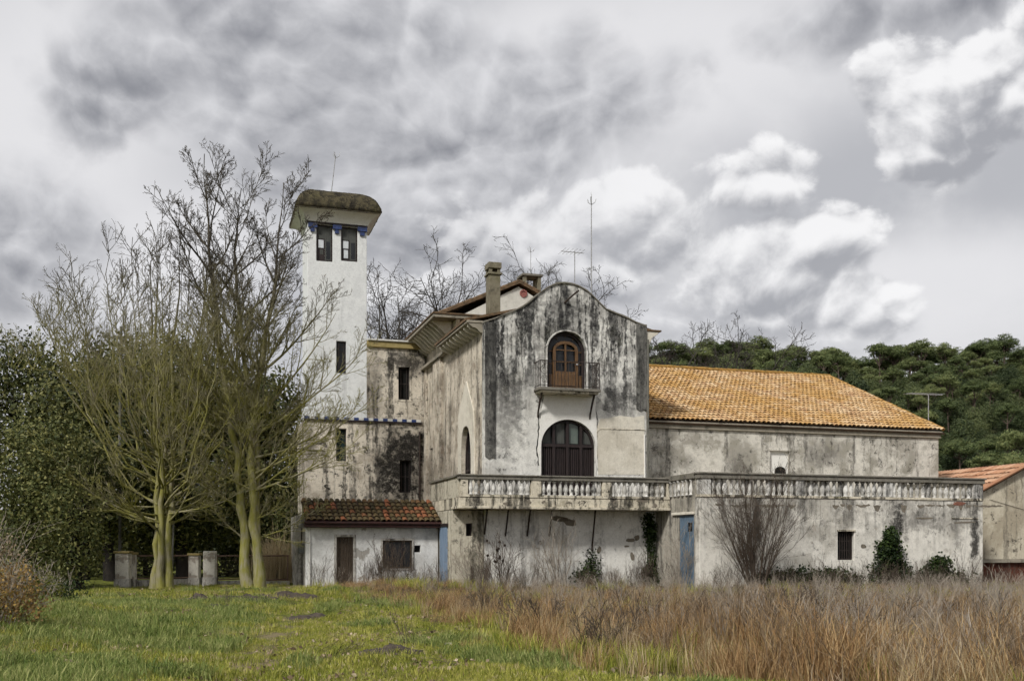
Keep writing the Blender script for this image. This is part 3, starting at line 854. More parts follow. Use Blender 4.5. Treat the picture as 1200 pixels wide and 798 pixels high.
# plate outline walks the hood and returns along the arch
arch_back = hole[2:]
full = [(V_(557.5, 0), gz0)] + hood[1:6] + [(V_(538, 0), gz0)] + [(arch_back[0][0], gz0)] + arch_back + [(arch_back[-1][0], gz0)]
MB().plate([full], LF(0), -.06, .002).build('hood_mould', M['hood'], villa, bevel=.02)
sw_ = slit_window(villa, LF(0), V_(509, 0), V_(504.5, 0), Z_(590, 0, 9), Z_(524, 0, 9), .2, M['dark'])
# pilasters on the side wall
MB().box(-.16, .003, V_(519.5, 0), V_(507.5, 0) - .6, 0, 10.22).build('wall_pier', M['side'], villa, bevel=.03)
MB().box(-.10, .003, V_(501.5, 0), V_(499.0, 0), 0, 10.22).build('wall_pier', M['side'], villa, bevel=.02)
# ledge under the upper storey
MB().box(-.26, .02, VA - .2, WL - .2, 10.22, 10.36).build('ledge', M['conc'], villa, bevel=.02)
# front block eaves with rafters, left and right
for s_, ue in ((-1, 0.0), (1, GW)):
    e0, e1 = (ue - .62, ue + .05) if s_ < 0 else (ue - .05, ue + .55)
    MB().box(e0, e1, .30 if s_ < 0 else .44, VA, 10.40, 10.50).build('eave_slab', M['conc'], villa, bevel=.02)
    for k in range(9):
        vv = .55 + k * .6
        if vv > VA - .1: break
        a = e0 + .08 if s_ < 0 else ue
        b = ue if s_ < 0 else e1 - .08
        m_ = MB()
        m_.plate([[(a, 10.37), (a, 10.30), (a + .12 if s_ < 0 else b - .2, 10.20), (b, 10.05) if s_ < 0 else (b, 10.30), (b, 10.39), (a, 10.39)] if s_ < 0 else
                  [(a, 10.05), (b - .12, 10.20), (b, 10.30), (b, 10.39), (a, 10.39)]], lambda p, q_, t, vv=vv: (p, vv + t, q_), 0, .13)
        m_.build('eave_bracket', M['hood'], villa)
MB().plate([[(0.0, 10.0), (.0, 10.05), (-.02, 10.37), (-.60, 10.37), (-.45, 10.25), (-.25, 10.18), (-.12, 10.05)]], FR(0), .28, .42).build('eave_end', M['conc'], villa)
MB().plate([[(GW + .001, 9.7), (GW + .15, 9.95), (GW + .25, 10.2), (GW + .52, 10.37), (GW + .55, 10.45), (GW + .001, 10.45)]], FR(0), .02, .44).build('eave_end', M['hood'], villa, bevel=.015)
MB().box(GW - .1, GW + .66, -.02, .9, 10.46, 10.53).build('eave_tile', M['housetile'], villa, bevel=.015)
# roof of the front block, behind the gable
mid = GW / 2
MB().plate([[(-.66, 10.50), (mid, 11.50), (GW + .58, 10.54), (GW + .58, 10.61), (mid, 11.60), (-.66, 10.60)]], FR(0), .45, VA + .3).build('front_roof', M['housetile'], villa)
MB().box(GW - .4, GW, .425, 16, 0, 10.4).build('side_wall', M['side'], villa)
# upper storey of the house behind
HV = VA + .15
gm = U_(609, HV - .15)
hb = MB()
hb.box(.06, gm * 2, HV, 16, 10.30, 11.68)
hb.build('upper_wall', M['side'], villa)
EZ = 11.70
pr = Z_(328, gm, HV - .15) - .15
slope = (pr - EZ) / (gm + .85)
MB().plate([[(.12, EZ), (gm * 2 - .12, EZ), (gm, pr - .12)]], FR(HV), .02, .35).build('pediment', M['pedim'], villa)
MB().lathe([(.18, 0), (.18, .05), (.12, .055), (.11, .02), (.01, .02)], (0, 0, 0), 18).build('medallion', M['redpaint'], None)
med = bpy.data.objects['medallion']; med.parent = villa
uu = U_(613.5, HV); med.location = (uu, HV + .03, Z_(344, uu, HV)); med.rotation_euler = (R(90), 0, 0)
MB().plate([[(-.86, EZ + .0), (gm, pr), (gm * 2 + .86, EZ), (gm * 2 + .86, EZ + .11), (gm, pr + .10), (-.86, EZ + .11)]], FR(HV), -.14, 10.5).build('house_roof', M['housetile'], villa)
# verge tiles along the rake
for i in range(26):
    t0, t1 = i / 26, (i + 1.15) / 26
    for s_ in (-1, 1):
        a = lambda t: gm + s_ * (gm + .86) * t
        z = lambda t: pr + .13 + (EZ + .11 - pr - .13) * t
        MB().tube([(a(t0), HV - .06, z(t0) + .0), (a(t1), HV - .06, z(t1) - .015)], [.075, .09], 6).build('verge_tile', M['housetile'], villa)
# cornice of the house, with brackets
co = MB()
co.plate([[(-.92, HV - .85), (gm, HV - .85), (gm, HV + .05), (-.02, HV + .05), (-.02, 16), (-.92, 16)]], lambda a, b, t: (a, b, EZ - .10 + t), 0, .14)
co.build('cornice', M['conc'], villa, bevel=.03)
MB().plate([[(-.96, HV - .89), (gm, HV - .89), (gm, HV - .35), (-.40, HV - .35), (-.40, 16), (-.96, 16)]], lambda a, b, t: (a, b, EZ + .045 + t), 0, .07).build('eave_tile', M['housetile'], villa, bevel=.02)
for k in range(14):
    vv = HV - .1 + k * .55
    MB().plate([[(.06, EZ - .75), (-.20, EZ - .62), (-.55, EZ - .30), (-.80, EZ - .13), (-.80, EZ - .105), (.06, EZ - .105)]], lambda p, q_, t, vv=vv: (p, vv + t, q_), 0, .16).build('eave_bracket', M['hood'], villa)
for k in range(5):
    a0 = .15 + k * .55
    MB().plate([[(HV + .0, EZ - .75), (HV - .25, EZ - .60), (HV - .72, EZ - .13), (HV - .72, EZ - .105), (HV, EZ - .105)]], lambda p, q_, t, a0=a0: (a0 + t, p, q_), 0, .16).build('eave_bracket', M['hood'], villa)

# --- chimneys
cu0 = U_(573.5, 2.2); cu1 = U_(586.5, 2.2)
zb = Z_(367, cu0, 2.2)
ch = MB().box(cu0, cu1, 2.2, 2.75, 10.3, Z_(321, cu0, 2.2)).build('chimney', M['chim'], villa, bevel=.02)
zt1 = Z_(321, cu0, 2.2)
MB().box(cu0 - .06, cu1 + .06, 2.14, 2.81, zt1, zt1 + .07).build('chimney_band', M['chim'], ch, bevel=.01)
m_ = MB()
for a in (cu0, cu1 - .13):
    for b in (2.2, 2.62):
        m_.box(a, a + .13, b, b + .13, zt1 + .07, zt1 + .25)
m_.box(cu0 + .06, cu1 - .06, 2.26, 2.69, zt1 + .07, zt1 + .12)
m_.build('chimney_vent', M['chim'], ch)
MB().box(cu0 - .04, cu1 + .04, 2.15, 2.80, zt1 + .25, zt1 + .5).build('chimney_cap', M['chim'], ch, bevel=.02)
v2 = 8.6
a0, a1 = U_(613.5, v2), U_(634, v2)
z0, z1 = Z_(338, a0, v2), Z_(321, a0, v2)
ln = MB().box(a0, a1, v2, v2 + .8, 12.4, z0).build('chimney', M['chim'], villa, bevel=.02, label='open topped chimney with flat slab')
for a in (a0, a1 - .16):
    for b in (v2, v2 + .64):
        MB().box(a, a + .16, b, b + .16, z0, z1 - .08).build('chimney_post', M['chim'], ln)
MB().box(a0 - .08, a1 + .08, v2 - .08, v2 + .88, z1 - .08, z1 + .03).build('chimney_slab', M['rail'], ln, bevel=.015)

# --- ground floor below the balcony
BU0, BV0 = -1.30, -1.20
TU0, TV0 = U_(785, BV0), -3.75
prj = MB()
prj.plate([rect(BU0, -.02, 0, 3.04), rect(U_(546, .1), U_(553.5, .1), Z_(628, -.6, .1), Z_(613, -.6, .1))], FR(.06), 0, .35)
prj.box(BU0, BU0 + .35, .412, 3.80, 0, 3.04)
prj.box(BU0 + .352, .0, 3.45, 3.80, 0, 3.04)
prj.build('projecting_room', M['proj'], villa, bevel=.02)
slit_window(villa, FR(.06), U_(546, .1), U_(553.5, .1), Z_(628, -.6, .1), Z_(613, -.6, .1), .2, M['dark'])
# white wall recessed under the balcony is a thin coat on the gable wall; its right end carries on to the terrace
wp = [(.03, .0), (GW, 0), (GW, 3.03), (.03, 3.03)]
MB().plate([wp], FR(0), -.018, .001).build('white_coat', M['under'], villa)
MB().plate([rect(GW + .003, TU0 + .5, 0, 3.03), rect(U_(761, .1), U_(772.5, .1), Z_(634, 7, .1), Z_(613, 7, .1))], FR(.1), 0, .3).build('link_wall', M['under'], villa)
slit_window(villa, FR(.1), U_(761, .1), U_(772.5, .1), Z_(634, 7, .1), Z_(613, 7, .1), .15, M['dark'], bars=3)
for px, py, rx, rz_ in [(739, 633, .16, .10), (746, 630, .10, .13), (741, 652, .10, .17), (734, 640, .09, .05), (655, 608, .45, .10), (668, 612, .25, .16), (702, 644, .10, .16)]:
    u = U_(px, 0)
    spall(villa, FR(-.018), u, Z_(py, u, 0), rx, rz_)
# diagonal iron struts
for px, py1 in ((575, 626), (600, 628), (626, 628), (652, 628), (703, 645)):
    u = U_(px, -.9)
    MB().tube([(u, -.42, 3.06), (u, -.03, Z_(py1, u, 0))], .036, 6).build('strut', M['iron'], villa)
# blue door in the side of the projecting room
bd = MB().box(BU0 - .03, BU0 + .01, V_(524.5, BU0), V_(516.0, BU0), .15, 2.42).build('side_door', M['paleblue'], villa, label='pale blue side door')
MB().box(BU0 - .07, BU0 - .002, V_(525.5, BU0), V_(515.2, BU0), 2.42, 2.54).build('door_lintel', M['wooddark'], bd)

# --- main balcony
bc = MB()
bc.box(BU0 - .06, TU0 - .002, BV0 - .08, -.03, 3.06, 3.16)
bc.box(BU0 - .02, TU0 - .002, BV0, -.028, 3.16, 3.50)
bc.box(BU0, -.004, -.028, 3.78, 3.06, 3.50)
balc = bc.build('balcony', M['fascia'], villa, bevel=.015, label='long balcony with white balustrade')
ZR0, ZR1 = 4.16, 4.36
MB().box(BU0 - .03, TU0 - .004, BV0 - .03, BV0 + .22, 3.502, 3.60).build('plinth', M['fascia'], balc, bevel=.01)
rm = MB()
rm.box(BU0 - .05, TU0 - .004, BV0 - .05, BV0 + .24, ZR0, ZR1 - .06)
rm.box(BU0 - .10, TU0 - .004, BV0 - .10, BV0 + .29, ZR1 - .06, ZR1)
rm.build('handrail', M['rail'], balc, bevel=.02)
# side parapet, solid
MB().box(BU0 - .01, BU0 + .2, BV0 + .24, 3.8, 3.502, ZR0 + .1).build('parapet', M['proj'], balc)
MB().box(BU0 - .08, BU0 + .27, BV0 + .30, 3.85, ZR0 + .102, ZR1 - .004).build('handrail', M['rail'], balc, bevel=.02)
def pedestal(a0, a1):
    MB().box(a0, a1, BV0 - .02, BV0 + .21, 3.601, ZR0 - .001).build('pedestal', M['fascia'], balc, bevel=.012)
peds = [(U_(540, BV0), U_(548.5, BV0)), (U_(622.5, BV0), U_(634.5, BV0)), (U_(706, BV0), U_(716.5, BV0)), (TU0 - .15, TU0 - .006)]
for p in peds: pedestal(*p)
for (p0, p1, k) in ((peds[0][1], peds[1][0], 11), (peds[1][1], peds[2][0], 11), (peds[2][1], peds[3][0], 10)):
    for i in range(k):
        a = p0 + (p1 - p0) * (i + .5) / k
        place_baluster(balc, a, BV0 + .10, 3.598, (ZR0 - 3.596) / .58)
for px, py, rx, rz_ in [(620, 588, .09, .08), (637, 588, .08, .06), (668, 589, .07, .05), (720, 588, .08, .05), (753, 587, .22, .06), (768, 592, .10, .05), (592, 590, .14, .04)]:
    u = U_(px, BV0)
    spall(balc, FR(BV0), u, Z_(py, u, BV0), rx, rz_)

# ================================================================== TERRACE
terr = broot('terrace', TU0, TV0, 'long walled terrace with white balustrade and barred window', 'terrace')
TU1 = U_(1152, TV0)
TR = 4.44
wu0, wu1 = U_(982, TV0), U_(1001, TV0)
wz0, wz1 = Z_(656, wu0, TV0), Z_(622.5, wu0, TV0)
MB().plate([rect(TU0, TU1, -.3, 3.50), rect(wu0, wu1, wz0, wz1)], FR(TV0), 0, .4).build('front_wall', M['terrace'], terr, bevel=.025)
slit_window(terr, FR(TV0), wu0, wu1, wz0, wz1, .22, M['dark'], bars=7, cross=2)
MB().box(wu0 - .04, wu1 + .04, TV0 - .05, TV0 + .18, wz1 + .002, wz1 + .07).build('window_lintel', M['fascia'], terr, bevel=.01)
dv0, dv1 = TV0 + .46, V_(796.5, TU0)
dz1 = Z_(603.5, TU0, -3)
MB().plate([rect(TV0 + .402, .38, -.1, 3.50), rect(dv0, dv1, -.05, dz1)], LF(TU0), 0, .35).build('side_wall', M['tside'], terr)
MB().box(TU1 - .4, TU1, TV0 + .402, 1.5, -.3, 3.5).build('side_wall', M['terrace'], terr)
MB().box(TU0 - .10, TU0 + .003, dv0 - .05, dv1 + .55, dz1 + .03, dz1 + .13).build('door_canopy', M['hood'], terr, bevel=.01)
dl = []
for k in range(2):
    w_ = (dv1 - dv0) / 2
    for j in range(3):
        MB().box(TU0 + .012, TU0 + .05, dv0 + w_ * k + w_ * j / 3 + .008, dv0 + w_ * k + w_ * (j + 1) / 3 - .008, 0, dz1).build('door_board', M['blue'], terr)
MB().box(TU0 + .055, TU0 + .09, dv0, dv1, 0, dz1).build('door_back', M['dark'], terr)
MB().box(TU0 + .004, TU0 + .011, dv0 + .16, dv0 + .50, dz1 - .62, dz1 - .28).build('door_hatch', M['dark'], terr)
MB().box(TU0 + .41, TU1 - .41, TV0 + .41, .9, 3.20, 3.42).build('terrace_floor', M['fascia'], terr)
# balustrade
MB().box(TU0 - .02, TU1 + .02, TV0 - .035, TV0 + .30, 3.502, 3.60).build('plinth', M['fascia'], terr, bevel=.015)
rm = MB()
rm.box(TU0 - .06, TU1 + .05, TV0 - .06, TV0 + .30, 4.20, TR - .07)
rm.box(TU0 - .10, TU1 + .10, TV0 - .11, TV0 + .34, TR - .07, TR)
rm.build('handrail', M['rail'], terr, bevel=.02)
MB().box(TU0 - .08, TU0 + .27, TV0 + .35, 1.4, 4.22, TR - .006).build('handrail', M['rail'], terr, bevel=.02)
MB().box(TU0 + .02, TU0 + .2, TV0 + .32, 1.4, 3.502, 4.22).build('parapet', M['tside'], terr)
for i in range(7):
    place_baluster(terr, TU0 + .03, TV0 + .75 + i * .34, 3.60, .6 / .58)
MB().box(TU1 - .27, TU1 + .04, TV0 + .35, 1.4, 4.22, TR - .006).build('handrail', M['rail'], terr, bevel=.02)
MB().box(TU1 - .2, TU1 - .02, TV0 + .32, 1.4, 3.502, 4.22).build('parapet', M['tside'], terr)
tp = [(TU0 + .0, U_(833, TV0)), (U_(933, TV0), U_(941.5, TV0)), (U_(1036.5, TV0), U_(1046, TV0)), (U_(1141, TV0), TU1 + .0)]
for p in tp:
    MB().box(p[0], p[1], TV0 - .015, TV0 + .27, 3.601, 4.199).build('pedestal', M['balus'], terr, bevel=.012)
for a, b, k in ((tp[0][1], tp[1][0], 14), (tp[1][1], tp[2][0], 14), (tp[2][1], tp[3][0], 14)):
    for i in range(k):
        place_baluster(terr, a + (b - a) * (i + .5) / k, TV0 + .13, 3.598, .605 / .58)
# thin white screens between balusters stay from an old repair
for px in (845, 880, 905, 953, 968, 990, 1060, 1090, 1120):
    u = U_(px, TV0); MB().box(u - .17, u + .17, TV0 + .17, TV0 + .2, 3.602, 4.198).build('infill_panel', M['balus'], terr)
# string course broken away in scallops
sc0 = U_(838, TV0); sc1 = U_(1143, TV0)
u = sc0
while u < sc1:
    w_ = random.choice([.28, .34, .42, .8, 1.3]) * random.uniform(.8, 1.2)
    px_gap = any(abs(u - U_(p, TV0)) < .25 for p in (933, 1040))
    if not px_gap and random.random() < .9:
        zb_ = Z_(591, u, TV0) + random.uniform(-.03, .02)
        d_ = random.choice([.05, .08, .12, .22, .30]) if w_ < .6 else random.uniform(.04, .12)
        n = max(7, int(w_ * 14))
        lp = [(u, zb_)]
        for i in range(1, n):
            lp.append((u + w_ * i / n, zb_ + random.uniform(-.025, .03)))
        lp.append((u + w_, zb_))
        for i in range(n + 1):
            t = i / n
            env = min(1, 3.2 * t, 3.2 * (1 - t))
            lp.append((u + w_ * (1 - t) + random.uniform(-.012, .012), zb_ - .035 - d_ * env * random.uniform(.55, 1.15)))
        MB().plate([lp], FR(TV0), -.006, .004).build('bare_patch', M['dirtpatch'], terr)
    u += w_ + random.uniform(.01, .16)
for px, py, rx, rz_ in [(1103, 659, .09, .10), (1130, 612, .5, .04), (1083, 607, .4, .05), (1012, 640, .12, .1)]:
    u = U_(px, TV0); spall(terr, FR(TV0), u, Z_(py, u, TV0), rx, rz_)
u = U_(1124, TV0); spall(terr, FR(TV0), u, Z_(590, u, TV0), .42, .07, mat=M['brickpatch'], t=-.012)
u = U_(1136, TV0); MB().box(u - .9, u + .45, TV0 - .03, TV0 + .01, Z_(608, u, TV0), Z_(608, u, TV0) + .05).build('string_course', M['fascia'], terr, bevel=.01)

# ================================================================== BARN
BVF = 1.5
BA0, BA1 = GW + .02, U_(1100, BVF)
barn = broot('barn', BA0, BVF, 'long barn with lichened clay tile roof behind the terrace', 'barn')
BE = 7.02
BD = 9.0; BR = 11.0
nu0, nu1 = U_(903, BVF), U_(925, BVF)
nz0, nz1 = FLOOR - .1, Z_(528, nu0, BVF)
MB().plate([rect(BA0, BA1, 0, BE - .35), rect(nu0, nu1, nz0, nz1)], FR(BVF), 0, .4).build('front_wall', M['barn'], barn, bevel=.02)
MB().plate([rect(nu0, nu1, nz0, nz1)], FR(BVF), .12, .2).build('blocked_opening', M['clean'], barn, label='opening blocked with pale plaster')
MB().plate([arch(nu0 + .28, nu1 - .12, nz0, Z_(551, nu0, BVF), Z_(546, nu0, BVF), 8)], FR(BVF), .105, .14).build('hole', M['dark'], barn)  # solid plate; the shade inside the hole is put into its dark colour
MB().box(nu0 - .1, nu1 + .1, BVF - .03, BVF + .1, nz1 + .002, nz1 + .1).build('lintel', M['barn'], barn, bevel=.01)
MB().plate([[(BVF + .402, 0), (BVF + 2 * BD, 0), (BVF + 2 * BD, BE - .35), (BVF + BD, BR - .3), (BVF + .402, BE - .35)]], LF(BA1), -.4, 0).build('end_wall', M['barn'], barn)
MB().box(BA0 + .05, BA1 + .06, BVF - .10, BVF + .5, BE - .35, BE - .10).build('cornice', M['conc'], barn, bevel=.025)
MB().box(BA0 + .05, BA1 + .10, BVF - .16, BVF + .5, BE - .10, BE - .03).build('cornice', M['conc'], barn, bevel=.015)
ang = math.atan2(BR - BE, BD + .2)
L = math.hypot(BR - BE, BD + .2)
wb = BA1 + .18 - (BA0 + .05)
def barn_fn(a, b, h):
    sag = -.10 * math.sin(PI * min(max(a / wb, 0), 1)) * math.sin(PI * min(b / L, 1) * .62) + .018 * math.sin(a * 1.7 + b) * min(1, b)
    return (BA0 + .05 + a, BVF - .2 + b * math.cos(ang) - h * math.sin(ang), BE + b * math.sin(ang) + h * math.cos(ang) + sag)
wb = BA1 + .18 - (BA0 + .05)
NB = 68
deck = MB()
_flat = lambda a, b, h: (lambda p: (p[0], p[1], BE - .12 + b * math.sin(ang) + h * math.cos(ang)))(barn_fn(a, b, h))
cs = [_flat(0, 0, -.06), _flat(wb, 0, -.06), _flat(wb, L, -.06), _flat(0, L, -.06), _flat(0, 0, .01), _flat(wb, 0, .01), _flat(wb, L, .01), _flat(0, L, .01)]
deck.add(cs, [(3, 2, 1, 0), (4, 5, 6, 7), (0, 1, 5, 4), (1, 2, 6, 5), (2, 3, 7, 6), (3, 0, 4, 7)])
yb = BVF + 2 * BD + .2; ym = cs[2][1]
deck.add([(BA0 + .05, ym + .002, BR - .06), (BA0 + .05 + wb, ym + .002, BR - .06), (BA0 + .05 + wb, yb, BE - .06), (BA0 + .05, yb, BE - .06),
          (BA0 + .05, ym + .002, BR + .01), (BA0 + .05 + wb, ym + .002, BR + .01), (BA0 + .05 + wb, yb, BE + .01), (BA0 + .05, yb, BE + .01)],
         [(3, 2, 1, 0), (4, 5, 6, 7), (0, 1, 5, 4), (1, 2, 6, 5), (2, 3, 7, 6), (3, 0, 4, 7)])
deck.build('roof_deck', M['pan'], barn)
tile_field(barn_fn, NB, 25, wb / NB, L / 25, M['barntile'], 'roof_tiles', barn, jit=.014, r=wb / NB * .42, flat=.85)
# ridge and verge covers
def ridge_tiles(parent, p0, p1, n, r, mat, name='ridge_tile'):
    p0 = Vector(p0); p1 = Vector(p1)
    for i in range(n):
        a = p0.lerp(p1, i / n); b = p0.lerp(p1, (i + 1.12) / n)
        w_ = Vector((random.uniform(-.01, .01), random.uniform(-.01, .01), random.uniform(-.01, .015)))
        m_ = MB()
        m_.tube([a + w_, b + w_], [r * 1.06, r * .9], 8)
        m_.build(name, mat, parent, smooth=False)
M['ridgetile'] = simple('lichened_ridge_tile', (.33, .19, .05), (.19, .115, .03), 5, .92, .02)
ridge_tiles(barn, barn_fn(0, L, .04), barn_fn(wb, L, .04), 40, .11, M['ridgetile'])
ridge_tiles(barn, barn_fn(wb - .06, .05, .05), barn_fn(wb - .06, L, .05), 27, .085, M['ridgetile'], 'verge_tile')

# ================================================================== LINK BLOCK AND TOWER
LV = 10.8
lk = broot('link_block', 0, LV, 'peeling block with slit windows and blue and white tile band', 'building')
LU0 = U_(357.5, LV)
TWU0, TWU1 = U_(360.5, LV), U_(430, LV)
LZ = 7.72
LZ2 = Z_(408.5, -1.5, LV)
def wr(p0, p1, q0, q1):
    a0, a1 = U_(p0, LV), U_(p1, LV)
    return (a0, a1, Z_(q1, a0, LV), Z_(q0, a0, LV))
w_lo1 = wr(394, 406, 502, 540); w_lo2 = wr(468.5, 482, 539, 577); w_hi = wr(467, 480, 430, 468)
MB().plate([[(LU0, 0), (-.004, 0), (-.004, LZ2), (TWU1 + .002, LZ2), (TWU1 + .002, LZ), (LU0, LZ)], rect(*w_lo1), rect(*w_lo2), rect(*w_hi)], FR(LV), 0, .4).build('front_wall', M['link'], lk, bevel=.02)
slit_window(lk, FR(LV), *w_lo1, .22, M['greenshut'])
slit_window(lk, FR(LV), *w_lo2, .22, M['dark'], bars=3)
slit_window(lk, FR(LV), *w_hi, .22, M['dark'], bars=2)
for w_ in (w_lo1, w_lo2, w_hi):
    frame_plate(rect(w_[0] - .09, w_[1] + .09, w_[2] - .09, w_[3] + .09), rect(w_[0] - .004, w_[1] + .004, w_[2] - .004, w_[3] + .004), FR(LV), -.02, .004, 'window_surround', M['link'], lk, bevel=.008)
LB = 18.7
MB().box(LU0, LU0 + .4, LV + .402, LB, 0, LZ - .01).build('side_wall', M['link'], lk, bevel=.02)
MB().box(LU0 + .402, -.2, LB - .4, LB, 0, LZ - .01).build('rear_wall', M['link'], lk)
MB().box(LU0 + .05, TWU1, LV + .45, LB - .05, LZ - .2, LZ - .02).build('roof_deck', M['conc'], lk)
MB().box(TWU1 + .005, -.006, LV + .41, LB - .45, LZ, LZ2 - .02).build('upper_wall', M['link'], lk)
# tile band: alternating cobalt and white
n = 24
bu0, bu1 = LU0 - .03, -.25
for i in range(n):
    a0 = bu0 + (bu1 - bu0) * i / n; a1 = bu0 + (bu1 - bu0) * (i + 1) / n - .008
    MB().box(a0, a1, LV - .10, LV - .003, LZ - .04, LZ + .085).build('band_tile', M['bluetile'] if i % 2 == 0 else M['whitetile'], lk)
MB().box(LU0 - .05, bu1 + .03, LV - .08, LV + .01, LZ - .13, LZ - .045).build('band_ledge', M['wooddark'], lk)
# coping over the upper part
MB().box(TWU1 + .003, -.10, LV - .12, LV + .6, LZ2 + .002, LZ2 + .30).build('coping', M['coping'], lk, bevel=.03)
MB().box(TWU1 + .003, -.06, LV - .20, LV + .5, LZ2 + .303, LZ2 + .39).build('coping', M['whitetile'], lk, bevel=.015)
MB().tube([(-.32, LV - .08, LZ - .5), (-.32, LV - .08, 3.4)], .05, 8).build('downpipe', M['iron'], lk)

tw = broot('tower', (TWU0 + TWU1) / 2, LV + 1.3, 'slender white tower with blue capitals and domed mossy roof', 'tower', z=0)
TB = LV + 2.45
ZW = Z_(264.5, -4.3, LV)
wins = []
for p0, p1 in ((370.8, 389.8), (399.8, 419)):
    a0, a1 = U_(p0, LV), U_(p1, LV)
    wins.append((a0, a1, Z_(305.5, a0, LV), ZW - .02))
wt = wr(394.2, 405.8, 399.5, 437)
MB().plate([rect(TWU0, TWU1 - .002, LZ + .002, ZW + .02), rect(*wt)] + [rect(*w_) for w_ in wins], FR(LV), .012, .35).build('wall', M['tower'], tw, bevel=.02)
MB().box(TWU0, TWU0 + .35, LV + .352, TB, LZ - .01, ZW + .02).build('wall', M['tower'], tw)
MB().box(TWU1 - .352, TWU1 - .002, LV + .352, TB, LZ - .01, ZW + .02).build('wall', M['tower'], tw)
MB().box(TWU0 + .352, TWU1 - .354, TB - .35, TB, LZ - .01, ZW + .02).build('wall', M['tower'], tw)
slit_window(tw, FR(LV), *wt, .2, M['glass'], bars=2, cross=5)
for (a0, a1, b0_, b1_) in wins:
    w_ = frame_plate(rect(a0, a1, b0_, b1_), rect(a0 + .06, a1 - .06, b0_ + .06, b1_ - .05), FR(LV), .06, .16, 'window', M['wooddark'], tw)
    mid_ = (a0 + a1) / 2; h_ = b1_ - b0_
    MB().plate([rect(a0 + .06, a1 - .06, b0_ + h_ * .63, b1_ - .05)], FR(LV), .12, .15).build('pane', M['greyboard'], w_)
    MB().plate([rect(mid_ + .03, a1 - .06, b0_ + .06, b0_ + h_ * .63)], FR(LV), .115, .14).build('casement', M['greyboard'], w_)
    MB().plate([rect(mid_ + .09, a1 - .11, b0_ + .14, b0_ + h_ * .56)], FR(LV), .105, .113).build('pane', M['glass'], w_)
    MB().plate([rect(a0 + .06, mid_ + .028, b0_ + .06, b0_ + h_ * .63)], FR(LV), .125, .15).build('casement', M['wooddark'], w_)
    MB().plate([rect(a0 + .10, mid_ - .03, b0_ + h_ * .38, b0_ + h_ * .60)], FR(LV), .113, .122).build('pane', M['skypane'], w_)
    MB().plate([rect(a0 + (.18 if a0 < wins[1][0] else .14), mid_ - .05, b0_ + h_ * (.2 if a0 < wins[1][0] else .10), b0_ + h_ * .34)], FR(LV), .113, .122).build('pane', M['skypane'] if a0 == wins[1][0] else M['greyboard'], w_)
# blue stepped capitals
cpx = [(361.5, 371), (390.2, 399.5), (419.5, 429.5)]
for p0, p1 in cpx:
    a0, a1 = U_(p0, LV), U_(p1, LV)
    cc = MB().box(a0 - .02, a1 + .02, LV - .11, LV + .01, ZW - .20, ZW + .0).build('capital', M['bluetile'], tw)
    MB().box(a0 + .09, a1 - .10, LV - .07, LV + .01, ZW - .40, ZW - .202).build('capital_drop', M['bluetile'], cc)
MB().box(TWU0 - .04, TWU1 + .03, LV - .05, LV + .010, ZW + .002, ZW + .10).build('architrave', M['wooddark'], tw)
# coved eaves, closed soffit, domed roof on a rectangular plan
cx, cy = (TWU0 + TWU1) / 2, (LV + TB) / 2
hx, hy = (TWU1 - TWU0) / 2, (TB - LV) / 2
EAVE = Z_(246.5, cx, LV - .6)
def rect_rings(rings, name, mat, parent, smooth, sub=1, jitter=0.0):
    V = []; F = []
    m = 4 * sub
    for (ex, ey, z) in rings:
        cs_ = [(-ex, -ey), (ex, -ey), (ex, ey), (-ex, ey)]
        for i in range(4):
            p, q_ = cs_[i], cs_[(i + 1) % 4]
            for k in range(sub):
                t = k / sub
                V.append((cx + p[0] + (q_[0] - p[0]) * t + random.uniform(-jitter, jitter), cy + p[1] + (q_[1] - p[1]) * t + random.uniform(-jitter, jitter), z + random.uniform(-jitter, jitter)))
    for r_ in range(len(rings) - 1):
        for i in range(m):
            F.append((r_ * m + i, r_ * m + (i + 1) % m, (r_ + 1) * m + (i + 1) % m, (r_ + 1) * m + i))
    F.append(tuple(reversed(range(m)))); F.append(tuple((len(rings) - 1) * m + i for i in range(m)))
    b = MB(); b.add(V, F)
    return b.build(name, mat, parent, smooth=smooth)
ov = .58
rings = []
for i in range(9):
    t = i / 8
    e = .03 + (ov - .06) * (1 - math.cos(t * PI / 2)) ** .8
    rings.append((hx + e, hy + e, ZW + .05 + (EAVE - ZW - .05) * math.sin(t * PI / 2)))
rect_rings(rings, 'cove', M['cove'], tw, False)
rings = [(hx + ov - .05, hy + ov - .05, EAVE + .002), (hx + ov, hy + ov, EAVE + .015), (hx + ov + .015, hy + ov + .015, EAVE + .06)]
rect_rings(rings, 'eave_fascia', M['conc'], tw, False)
RT = Z_(223.0, cx, cy) - .34
rings = []
for i in range(13):
    t = i / 12
    k = 1 - .74 * t ** 1.55
    z = EAVE + .06 + (RT - EAVE - .06) * (1 - (1 - t) ** 2.1)
    rings.append(((hx + ov + .04) * k, (hy + ov + .04) * k, z))
rect_rings(rings, 'dome', M['thatch'], tw, True, sub=18, jitter=.014)
MB().lathe([(.20, -.04), (.20, .06), (.10, .12), (.03, .16)], (cx - .15, cy, RT), 10).build('finial', M['iron'], tw)

